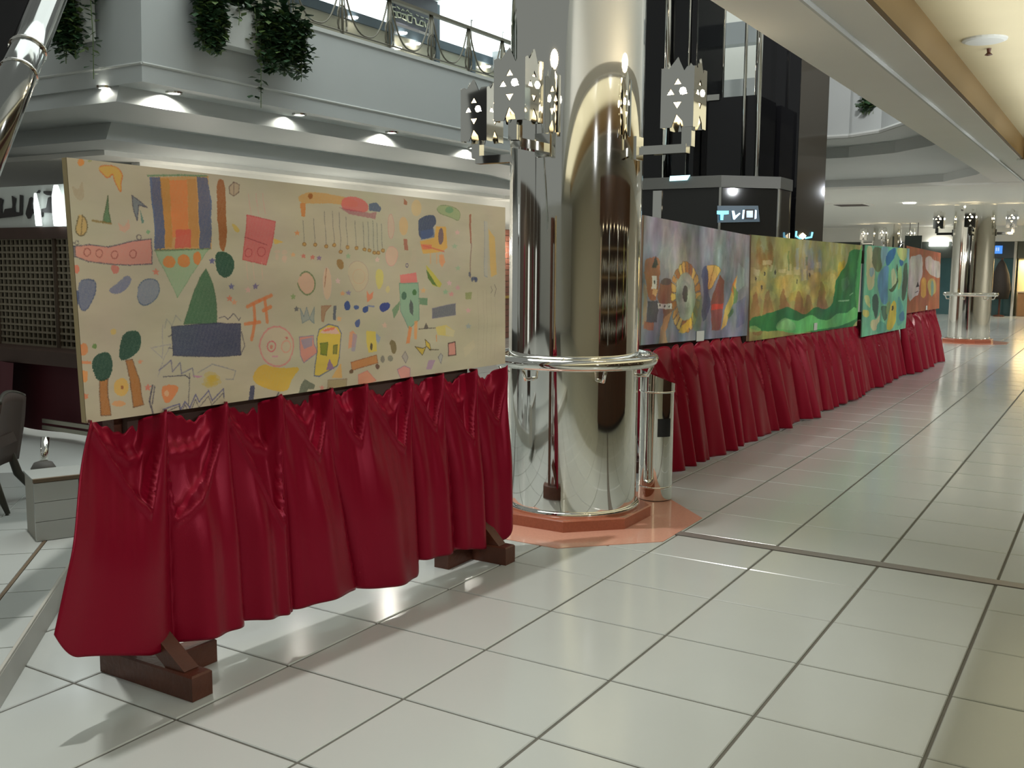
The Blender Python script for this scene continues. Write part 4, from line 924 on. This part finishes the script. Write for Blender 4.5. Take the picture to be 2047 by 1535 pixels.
n1 = cv.fbm(4)[..., None]; cv.img *= .85+.3*n1
P_([(900,680),(960,650),(1030,640),(1030,800),(990,900),(1000,980),(940,1010),(905,1050),(890,880)], (184,180,176)); P_([(1050,660),(1100,640),(1130,690),(1190,700),(1190,850),(1120,830),(1060,780)], (186,178,170)); P_([(1010,840),(1060,830),(1060,1000),(1010,1000)], (184,140,60)); P_([(1060,850),(1140,840),(1150,960),(1090,1000)], (170,150,90)); P_([(1100,860),(1130,870),(1120,990),(1100,1000)], (110,140,130))
cv.poly(g((965,915),(980,875),(995,915)), (40,36,40), .97, 0); cv.line(g((960,960),(985,955)), (50,44,46), 3); cv.line(g((1038,600),(1045,820)), (130,110,70), 3)
for k in range(16): cv.line(g((910+18*k,660),(908+18*k,700+30*(k % 3))), (190,180,170), 3, .5)
panel('red_face_painting', 'rust red painting with a pale mask, last panel of the row', [(1.05, 23.6, 3.37), (1.17, 28.45, 3.24), (1.17, 28.75, 1.57), (1.05, 23.9, 1.60)], cv, 1.0, .05, None, (.56, .92, .04, .07))

rows = [(8.0, 11.95, .53, .64, 1.78, 'crimson pleated skirt below the grey machine painting', 8), (11.95, 19.0, .66, .86, 1.66, 'crimson pleated skirt below the green town painting', 13), (19.1, 23.8, .74, .86, 1.66, 'crimson pleated skirt below the turquoise wave painting', 9), (23.8, 28.8, .98, 1.10, 1.64, 'crimson pleated skirt below the rust red painting', 9)]
for i, (y0, y1, xa, xb, zt_, lb, npl) in enumerate(rows):
    rs = np.random.default_rng(40+i); L = y1-y0
    ed = np.cumsum(rs.uniform(.6, 1.5, npl+1)); ed = (ed-ed[0])/(ed[-1]-ed[0]); dr = rs.uniform(-.10, .10, npl+1)/L; dr[0] = dr[-1] = 0
    amp = rs.uniform(.75, 1.3, npl+1); hemz = rs.uniform(0, .05, npl+2); tw = rs.uniform(-.3, .3, npl+1)
    def lobe(s, t, ed=ed, dr=dr):
        e = ed+dr*t; k = min(len(e)-2, max(0, int(np.searchsorted(e, s))-1)); return k, min(1., max(0., (s-e[k])/(e[k+1]-e[k])))
    dpt = rs.uniform(.25, 1.05, npl+1); apx = rs.uniform(.3, .8, npl+1)
    def out(s, t, amp=amp, tw=tw, lobe=lobe, dpt=dpt, apx=apx):
        k, v = lobe(s, t); b_ = max(0., 1-abs(2*v-1)**2.0)**.6
        o = .03+.14*t+amp[k]*(.03+.25*t**.65)*b_*(1+tw[k]*(2*v-1)*.6)
        dz = t*1.65-dpt[k]*pocket(v, apx[k]); m_ = min(1, 6*v*(1-v))
        o += (1/(1+math.exp(-dz/.03))-1)*.07*m_*min(1, 4*t)+.045*math.exp(-((dz-.03)/.045)**2)*m_
        return o+.035*t*t*math.sin(3*PI*v+k*2)
    def zt(s, zt_=zt_, lobe=lobe):
        k, v = lobe(s, 0); return zt_-.05-.10*(1-(4*v*(1-v))**.5)
    def zh(s, hemz=hemz, lobe=lobe):
        k, v = lobe(s, 1); return .012+hemz[k]*.5
    drape(lb, (xa-.07, y0), (xb-.07, y1), zt, zh, out, SATIN2, npl*26, 44, 'pleated skirts of the panel row')
    stand(y0+.5, xa-.36, y1-1., xb-.40, xa-.085, xb-.085, 3.2, zt_, ['dark wooden stand behind the grey machine painting', 'dark wooden stand behind the green town painting', 'dark wooden stand behind the turquoise wave painting', 'dark wooden stand behind the rust red painting'][i])
#@@P5
# ---------------------------------------------------------------- glass lift in the atrium
SMOKE = mat('smoked_glass', (.020, .020, .019), .04, spec=.5)
SMOKE2 = mat('bronze_glass', (.045, .040, .032), .06, spec=.5)
t = thing('glass_lift', 'black glass lift tower with a steel railed enclosure behind the painted panels', 'lift', (-1.3, 17.2, 0))
MB().box(-3.3, -2.02, 16.35, 18.0, 0, 14.5).build('shaft_panel', BLACKG, t)
MB().box(-2.0, -.80, 16.75, 18.0, 4.55, 6.35).build('lift_car', BLACKG, t)
MB().box(-2.0, -.80, 16.75, 18.0, .0, 4.5).build('lower_shaft', BLACKG, t)
MB().box(-2.02, -1.62, 16.7, 16.78, 6.3, 6.42).build('car_trim', CHROME, t)
MB().prism([(-1.27, 18.2), (-.34, 18.2), (-1.0, 20.9), (-1.27, 21.0)], 0, 14.5).build('tower', BLACKG, t)
MB().prism([(-.335, 18.205), (.15, 18.69), (-.5, 20.9), (-.98, 20.9)], 0, 14.5).build('tower_side', SMOKE2, t)
for x, y, r in ((-2.62, 16.25, .072), (-2.16, 16.3, .02), (-.74, 16.62, .05), (-1.07, 16.7, .035), (-1.29, 18.15, .05), (-2.02, 18.0, .03)):
    MB().tube([(x, y, 4.6), (x, y, 14.5)], r, 12).build('steel_tube', CHROME, t, smooth=True)
EN = [(-3.6, 16.0), (-1.27, 16.0), (-.35, 16.92), (-.35, 17.76)]
for (p, q), m_ in zip(zip(EN[:-1], EN[1:]), (SMOKE, SMOKE, SMOKE2)):
    p3, q3 = np.array([*p, 0]), np.array([*q, 0]); ax_ = (q3-p3)/np.linalg.norm(q3-p3); nn = np.array([ax_[1], -ax_[0], 0]); hl = np.linalg.norm(q3-p3)/2
    MB().obox((p3+q3)/2+np.array([0, 0, 2.21]), ax_, nn, (0, 0, 1), hl-.02, .015, 2.21).build('glass_panel', m_, t)
    MB().obox((p3+q3)/2+np.array([0, 0, 4.55])+nn*.0, ax_, nn, (0, 0, 1), hl+.02, .05, .12).build('top_rail', mat('brushed_grey_rail', (.16, .16, .15), .5, .3), t)
for p in EN[1:]:
    MB().box(p[0]-.025, p[0]+.025, p[1]-.025, p[1]+.025, 0, 4.45).build('corner_post', CHROME, t)
MB().box(-2.75, -2.55, 15.95, 16.0, .0, 4.4).build('steel_strip', CHROME2, t)
# reflection of a lit sign in the glass, built as glowing mirror-image letters
def atP(px, py, o, n):
    d = ray(px, py); n = np.array(n, float); return CAM+(((np.array(o)-CAM)@n)/(d@n))*d
n45 = (1/math.sqrt(2), -1/math.sqrt(2), 0); o45 = (-1.27+.05, 16-.05, 0)
zs = lambda x, y: (1300+x/5.903, 240+y/5.903)
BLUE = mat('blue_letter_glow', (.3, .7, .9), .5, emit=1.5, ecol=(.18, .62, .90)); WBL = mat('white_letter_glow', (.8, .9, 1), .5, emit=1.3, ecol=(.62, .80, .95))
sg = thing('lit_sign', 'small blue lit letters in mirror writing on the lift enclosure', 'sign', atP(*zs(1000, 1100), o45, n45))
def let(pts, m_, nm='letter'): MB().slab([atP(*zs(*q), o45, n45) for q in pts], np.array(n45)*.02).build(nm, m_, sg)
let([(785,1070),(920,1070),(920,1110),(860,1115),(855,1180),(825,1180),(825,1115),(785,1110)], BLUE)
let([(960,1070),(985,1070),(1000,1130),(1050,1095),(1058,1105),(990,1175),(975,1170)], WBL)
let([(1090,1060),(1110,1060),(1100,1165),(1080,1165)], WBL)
let([(1112,1052),(1222,1052),(1222,1168),(1112,1168)], BLACK, 'letter_shadow')  # dark outline around the box-shaped letter
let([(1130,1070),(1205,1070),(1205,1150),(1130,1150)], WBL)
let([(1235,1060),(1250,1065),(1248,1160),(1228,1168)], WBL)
o45b = tuple(np.array(o45)-np.array(n45)*.03)
MB().slab([atP(*zs(*q), o45b, n45) for q in [(790,1010),(1270,1010),(1290,1200),(790,1210)]], np.array(n45)*.01).build('backlight', mat('blue_backlight', (.008, .03, .05), .3, emit=.07, ecol=(.04, .32, .5)), sg)  # painted glow around the reflected letters
sg = thing('lit_bar', 'pale cyan lit bar on the top rail of the lift enclosure', 'sign', atY(1360, 356, 15.92))
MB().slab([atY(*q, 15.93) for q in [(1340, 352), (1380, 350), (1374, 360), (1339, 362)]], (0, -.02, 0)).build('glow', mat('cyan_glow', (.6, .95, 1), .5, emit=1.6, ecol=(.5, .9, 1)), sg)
sg = thing('lit_arc', 'small blue lit arc low on the side of the black lift tower', 'sign', (-.1, 18.4, 3.3))
oB = (-.335+.03, 18.205-.03, 0)
MB().tube([atP(*q, oB, n45) for q in [(1592, 462), (1591, 472), (1598, 476), (1606, 476)]], .022, 6).tube([atP(*q, oB, n45) for q in [(1610, 476), (1622, 474), (1624, 464)]], .022, 6).build('glow', BLUE, sg)
MB().lathe([(.01, 3.42), (.06, 3.46), (.08, 3.5), (.01, 3.56)], atP(1605, 458, oB, n45), 14).build('lamp', LAMPWARM, sg)

# ---------------------------------------------------------------- market stall, chair, block of reflected tiles and escalator at the left
YS_ = 5.2
STALL = thing('market_stall', 'dark lattice-fronted stall with a white lettered sign and red skirt', 'stall', (-9, YS_, .22))
zL = lambda px, py: atY(px, py, YS_)[2]
WSIGN = mat('white_sign_board', (.55, .58, .55), .3)
z0, z1 = zL(60, 455), zL(60, 372)
SB = MB().box(-14, -5.6, YS_-.05, YS_+.1, z0, z1).build('sign_board', WSIGN, STALL)
MB().box(-14, -5.6, YS_-.12, YS_+.12, z0-.17, z0).build('sign_beam', BACKB, STALL)
zq2 = lambda x, y: (x/13.65, 360+y/13.65)
INKM = mat('black_lettering', (.02, .018, .018), .5)
for pts in ([(-60,480),(40,490),(105,540),(70,700),(75,900),(110,950),(160,790),(360,760),(370,680),(350,430),(450,500),(420,700),(430,870),(560,880),(570,400),(640,420),(620,960),(400,1000),(0,1040),(-60,1040)],
            [(830,500),(880,460),(920,510),(890,620),(900,780),(960,790),(970,850),(890,930),(830,1050),(790,1055),(730,930),(740,850),(800,640)],
            [(1160,790),(1290,760),(1340,480),(1420,450),(1470,900),(1190,880),(1180,1010),(1150,1000)], [(1215,300),(1420,300),(1400,420),(1300,410),(1220,360)], [(1020,350),(1090,270),(1110,300),(1080,360)]):
    MB().slab([atY(*zq2(*q), YS_-.06) for q in pts], (0, -.02, 0)).build('letter', INKM, SB)
for k, (px, w) in enumerate(((78, .04), (120, .075))):  # glare of reflected lamps, built as glowing tubes
    P = atY(px, 412, YS_-.12); zt, zb = zL(px, 388 if k == 0 else 372), zL(px, 452)
    l = thing('tube_lamp', ['slim white lamp standing against the stall sign', 'broad white lamp at the right end of the stall sign'][k], 'lamp', (P[0], YS_-.12, zb))
    MB().tube([(P[0]+.02, YS_-.15, zb), (P[0], YS_-.15, zb+.2), (P[0]-.02, YS_-.15, zt-.15), (P[0]-.03, YS_-.15, zt)], [w*1.1, w*1.1, w*.9, w*.4], 10).build('glow', mat('tube_lamp_white', (1, 1, 1), .5, emit=2.5, ecol=(.9, 1, 1)), l, smooth=True)
za, zb = zL(60, 690), z0-.17
mb = MB(); LT = mat('woven_lattice', (.20, .17, .12), .7, var=.3, vscale=20)
x = -14.
while x < -5.6:
    mb.box(x, x+.035, YS_-.02, YS_+.01, za, zb); x += .115
z = za
while z < zb:
    mb.box(-14, -5.6, YS_-.035, YS_-.018, z, z+.03); z += .10
stuff(mb.build('lattice', LT, STALL, fix=False))
MB().box(-14, -5.6, YS_+.03, YS_+.06, za, zb).build('back_panel', mat('olive_backing', (.11, .10, .062), .8), STALL)
for x in (-12.4, -10.2, -9.1, -7.6): MB().box(x, x+.06, YS_-.06, YS_, za, zb).build('upright', mat('stall_wood', (.05, .03, .015), .6), STALL)
zc = zL(60, 716)
MB().box(-14, -5.6, YS_-.5, YS_+.1, zc, za).build('counter', BACKB, STALL)
DR = mat('dark_red_cloth', (.075, .008, .015), .7)
cl = MB().grid(lambda u, v: (-14+6.1*u, YS_-.52+.05*math.sin(30*u)-.12*v, zc+(.24-zc)*v), 80, 8).build('stall_cloth', DR, smooth=True, fix=False); tag(cl, 'dark red cloth hanging from the stall counter beside the chair', 'cloth')
cl = MB().grid(lambda u, v: (-9.4+3.9*u, YS_-.1+.05*math.sin(14*u), zc+.05+(.24-zc)*v), 40, 8).build('stall_cloth', DR, smooth=True, fix=False); tag(cl, 'set-back red cloth under the stall counter, behind the steel rails', 'cloth')
for py in (842, 855):
    P = atY(100, py, YS_-.3); MB().box(P[0]-.15, -5.6, YS_-.33, YS_-.30, P[2]-.03, P[2]+.03).build('steel_rail', mat('dull_steel', (.38, .37, .30), .35, .7), STALL)
P = atZ(87, 940, .22)
MB().tube([(P[0], P[1], .24), (P[0]-.08, P[1]+.1, .62)], .05, 10).build('leg', CHROME, STALL, smooth=True)
MB().lathe([(.13, .218), (.15, .25), (.11, .32), (.05, .34)], P, 16).build('foot_pad', mat('grey_rubber', (.14, .13, .12), .6), STALL, smooth=True)

ch = thing('bistro_chair', 'dark brown upholstered chair with splayed legs at the left edge', 'chair', (-4.50, 1.96, .22))
BR = mat('brown_upholstery', (.040, .020, .013), .55, var=.2); LG = mat('dark_leg_metal', (.045, .042, .032), .4, .4)
fd = np.array([-.8, -.6, 0]); sd_ = np.array([-.6, .8, 0]); o = np.array([-4.50, 1.96, .22])
up_ = np.array([0, 0, 1.])
MB().obox(o+up_*.72, fd, sd_, up_, .38, .38, .06).build('seat', BR, ch)
mb = MB()
def bk(u, v):
    w = .40*(1-.25*max(0, v-.6)**1.2*2)*(1-.12*(1-v)); return o-fd*(.34+.12*v-.05*(1-(2*u-1)**2))+sd_*w*(2*u-1)+up_*(.45+.78*v-.08*v*(2*u-1)**2)
mb.grid(bk, 12, 8); k = mb.build('backrest', BR, ch, smooth=True, fix=False); s_ = k.modifiers.new('pad', 'SOLIDIFY'); s_.thickness = .05*U; s_.offset = 0
MB().tube([bk(i/14, 1.0)+up_*.005 for i in range(15)], .022, 6).build('back_trim', LG, k, smooth=True)
for a_, b_ in ((-1, -1), (-1, 1), (1, -1), (1, 1)):
    p0 = o+fd*a_*.28+sd_*b_*.22+up_*.68; p1 = o+fd*a_*.36+sd_*b_*.30+up_*.3; p2 = o+fd*a_*.52+sd_*b_*.42+up_*.01
    MB().tube([p0, (p0+p1)/2, p1, p2], [.04, .045, .05, .025], 8).build('leg', LG, ch, smooth=True)

bl = thing('tiled_plinth', 'low white tiled block with brown rim behind the drawings panel', 'plinth', (-2.4, 2.1, .22))
A0 = np.array([-2.66, 1.48]); e1 = np.array([.4, .917]); e2 = np.array([-.917, .4]); q = lambda a_, b_: tuple(A0+e1*a_+e2*b_)
MB().prism([q(.01, .02), q(1.6, .02), q(1.6, .5), q(.01, .5)], .217, .80).build('core', mat('pale_grout', (.35, .34, .30), .7), bl)
for i in range(4):  # tiled face stands in for the floor's mirror reflection
    for j in range(3):
        MB().prism([q(.004+.4*i, 0), q(.396+.4*i, 0), q(.396+.4*i, .03), q(.004+.4*i, .03)], .222+.187*j, .404+.187*j).build('tile', TILE, bl)
MB().prism([q(.0, .03), q(1.6, .03), q(1.6, .51), q(0, .51)], .80, .818).build('top_tile', TILE, bl)
MB().prism([q(0, -.01), q(1.6, -.01), q(1.6, .03), q(0, .03)], .785, .82).build('rim', mat('brown_inlay', (0, 0, 0)), bl)

es = thing('escalator_rail', 'thick slanted mirror steel tube against black at the upper left corner', 'rail', atT(60, 120, 8))
pa, pb_ = atT(112, -40, 8.6), atT(-45, 352, 7.2)
ETUBE = mat('grey_steel_tube', (.42, .43, .42), .10, 1.)
MB().tube([pa, pb_], .135, 24).build('tube', ETUBE, es, smooth=True)
for k in (.40, .52): 
    p = pa+(pb_-pa)*k; d_ = (pb_-pa)/np.linalg.norm(pb_-pa)
    MB().tube([p-d_*.012, p+d_*.012], .146, 24).build('collar', CHROME, es, smooth=True)
MB().slab([atT(*q_, 9.2) for q_ in [(-120, -90), (86, -90), (68, 0), (-8, 150), (-120, 330)]], ray(30, 40)*.05).build('side_panel', BLACK, es)

# ---------------------------------------------------------------- brick shop front between the panel and column
BRK = mat('brown_brick', (.16, .06, .038), .6, var=.3, vscale=6); bw = thing('brick_front', 'brown brick shop front glimpsed between the drawings panel and the column', 'shopfront', (-14, 28, 0))
MB().box(-14.2, -14.05, 25, 31, 0, 4.1).build('mortar', mat('pale_mortar', (.20, .15, .11), .8), bw)
z = .02; k = 0
bm_ = None
while z < 4.0:
    y = 25.0+(.4 if k % 2 else 0)
    while y < 30.5:
        if bm_ is None:
            ob = MB().box(-14.05, -14.02, -.38, .38, 0, .19).build('brick', BRK, bw); bm_ = ob.data
        if 26.6 < y < 29.6:
            ob = bpy.data.objects.new('brick', bm_); COL.objects.link(ob); ob.parent = bw
            ob.location = ((0)*U, (y-0)*U, z*U)
        y += .8
    z += .215; k += 1
for ob in list(bw.children):
    if ob.name.startswith('brick') and ob.location.length < 1e-6: bpy.data.objects.remove(ob)
MB().box(-14.05, -13.95, 25, 31, 1.52, 1.62).build('brass_ledge', mat('brass', (.5, .36, .12), .3, .8), bw)

# ---------------------------------------------------------------- far end of the hall
YE = 60.
MB().box(-45, 14, YE+3, YE+3.2, 0, 5.2).build('wall_end_back', CREAMP)['kind'] = 'structure'
we = MB().box(-45, 14, YE, YE+.5, 4.26, 5.2).build('wall_end', CREAMP); struct(we, 'far end of the hall above the shop fronts')
sf = thing('far_shopfront', 'teal glazed shop front at the far end of the hall', 'shopfront', (-3, YE, 0))
TEAL = mat('teal_glass', (.055, .12, .13), .08, spec=.6, var=.2, vscale=1.5)
MB().box(-24, .55, YE+.1, YE+.2, 0, 4.25).build('glazing', TEAL, sf)
MB().box(-24, .55, YE+.02, YE+.12, 3.3, 4.25).build('dark_transom', mat('dark_transom', (.05, .06, .055), .4), sf)
for x in (-12, -8, -5.5, -2.2, .5): MB().box(x-.07, x+.07, YE-.05, YE+.1, 0, 4.25).build('mullion', mat('pale_mullion', (.55, .53, .47), .4), sf)
P0, P1 = atY(1858, 482, YE-.1), atY(1895, 492, YE-.1)
l = thing('strip_light', 'long white strip light at the far teal shop front', 'light', ((P0[0]+P1[0])/2, YE-.1, P0[2])); MB().box(P0[0], P1[0], YE-.16, YE+.02, P1[2], P0[2]).build('tube', LAMPW, l)
P0, P1 = atY(1979, 491, YE-.1), atY(2003, 507, YE-.1)
l = thing('blue_sign', 'small bright blue lit sign in the far shop front', 'sign', (P0[0], YE-.1, P1[2])); MB().box(P0[0], P1[0], YE-.16, YE+.02, P1[2], P0[2]).build('face', mat('blue_sign_glow', (.1, .3, .9), .5, emit=.9, ecol=(.06, .27, .85)), l)
wx = (P1[0]-P0[0])/6
for k in range(4): MB().box(P0[0]+wx*(1+k), P0[0]+wx*(1.6+k), YE-.18, YE-.16, P1[2]+.15, P1[2]+.35).build('letter', mat('pale_blue_glow', (.6, .7, 1), .5, emit=.8, ecol=(.35, .5, .95)), l)
P0, P1 = atY(1810, 471, YE-6), atY(1842, 500, YE-6)
l = thing('hanging_sign', 'dark rectangular hanging sign above the end of the panel row', 'sign', (P0[0], YE-6, P1[2])); MB().box(P0[0], P1[0], YE-6.1, YE-6, P1[2], P0[2]).build('board', mat('dark_green_board', (.035, .05, .045), .4), l)
MB().box(P0[0]+.2, P0[0]+.24, YE-6.06, YE-6.02, P0[2], 5.2).box(P1[0]-.24, P1[0]-.2, YE-6.06, YE-6.02, P0[2], 5.2).build('hanger', DARKST, l)
# coats on a stand and a wooden counter under warm light
P = atY(1998, 600, YE-.8)
cs = thing('coat_stand', 'dark coats hanging on a stand in the far shop front', 'coat stand', (P[0], YE-.8, 0))
MB().lathe([(.45, 1.0), (.55, 1.6), (.42, 2.4), (.2, 3.0), (.05, 3.2)], P, 14).build('coat', mat('dark_coat', (.02, .014, .010), .8), cs, smooth=True)
MB().lathe([(.3, 0), (.3, .06), (.05, .1), (.05, 3.3)], P, 12).build('pole', WOOD, cs)
MB().lathe([(.3, .9), (.35, 1.4), (.2, 1.7)], (P[0]-.6, P[1]), 12).build('garment', mat('pale_blue_garment', (.30, .45, .48), .8), cs, smooth=True)
wn_ = thing('lit_alcove', 'warm lit cream alcove at the far right shop front', 'alcove', (2.2, YE, 0))
MB().box(.62, 6, YE+.9, YE+1.0, 0, 3.4).build('back_wall', mat('cream_alcove', (.75, .62, .40), .6), wn_); MB().box(.62, 6, YE+.05, YE+1, 3.3, 4.25).build('header', mat('olive_header', (.10, .10, .07), .5), wn_)
light('alcove_light', 'AREA', (2.2, YE+.45, 3.25), 60, (1, .80, .45), 3, .5)
cb = thing('wooden_counter', 'orange wood counter below the warm lit alcove', 'counter', (2.2, YE+.3, 0))
OW = mat('orange_wood', (.34, .17, .065), .45, var=.2)
MB().box(.75, 5, YE+.1, YE+.8, 0, 1.35).build('body', OW, cb); MB().box(.70, 5.05, YE+.02, YE+.85, 1.35, 1.43).build('worktop', mat('pale_worktop', (.65, .52, .34), .4), cb)
MB().box(1.9, 1.98, YE+.05, YE+.1, 0, 1.35).build('panel_joint', BACKB, cb)

# ---------------------------------------------------------------- the side of the hall opposite (seen in the mirrored steel)
wr = MB().box(13.5, 13.8, -26, 62, 0, 5.3).build('wall_right', mat('tan_shop_wall', (.60, .56, .46), .5)); struct(wr, 'shop wall on the far side of the walkway')
wb = MB().box(-45, 14, -26.3, -26, 0, 5.3).build('wall_rear', CREAMP); struct(wb, 'rear wall of the hall')
kb = thing('wooden_kiosk', 'dark wooden sales kiosk beside the walkway, mirrored in the near column', 'kiosk', (8.8, 7.5, 0))
KW = mat('kiosk_wood', (.060, .026, .012), .3, var=.35, vscale=3)
MB().box(7.4, 11, 3.5, 11.5, .12, 1.5).build('counter_front', KW, kb); MB().box(7.5, 11, 3.6, 11.4, 0, .14).build('toe_kick', BLACK, kb)
MB().box(8.3, 11, 3.6, 11.4, 1.5, 3.5).build('shelf_back', KW, kb); MB().box(7.2, 11.2, 3.3, 11.7, 3.5, 4.3).build('canopy', KW, kb)
for y in (3.6, 5.5, 7.5, 9.5, 11.3): MB().box(7.4, 7.55, y-.08, y+.08, 1.5, 3.5).build('upright', CHROME2, kb)
for z in (2.0, 2.6, 3.1): MB().box(7.9, 8.4, 3.7, 11.3, z, z+.04).build('shelf', mat('lit_shelf', (.3, .2, .1), .4), kb)
st_ = MB()
for z in (1.52, 2.05, 2.65):
    for k in range(46):
        y = 3.9+.16*k+random.uniform(-.04, .04); h = random.uniform(.25, .42)
        st_.lathe([(.05, z), (.055, z+h*.6), (.02, z+h*.8), (.02, z+h)], (8.02+random.uniform(-.06, .06), y), 8)
stuff(st_.build('bottle_stock', CHROME, kb, smooth=True, fix=False))
for k in range(9):
    MB().lathe([(.02, 3.46), (.07, 3.47), (.08, 3.5)], (7.7, 4+.85*k), 10).build('spot', LAMPWARM, kb)

# unseen dark front added behind the viewer's left to streak the column's reflection
dk = thing('dark_shopfront', 'dark brown shop front behind the viewer on the left, mirrored in the near column', 'shopfront', (-16, -8, 0))
MB().box(-18.4, -18, -22, 3, 0, 5.2).build('wall', mat('dark_shop_wall', (.10, .07, .05), .4, var=.4), dk)
for k, y in enumerate((-20, -15.5, -11, -6.5, -2)):
    MB().box(-18, -17.9, y, y+1.4, .3, 3.4).build('window', mat('lit_shop_window', (.5, .5, .45), .4, emit=.7, ecol=(.85, .9, .85)) if k % 2 else mat('wine_red_panel', (.12, .01, .02), .5), dk)  # panels added as bright and dark reflection streaks; the bright ones glow
    MB().box(-18, -17.8, y-.5, y-.2, 0, 5.2).build('pilaster', CHROME2, dk)
for o_ in bpy.data.objects:
    if 'org' in o_: del o_['org']
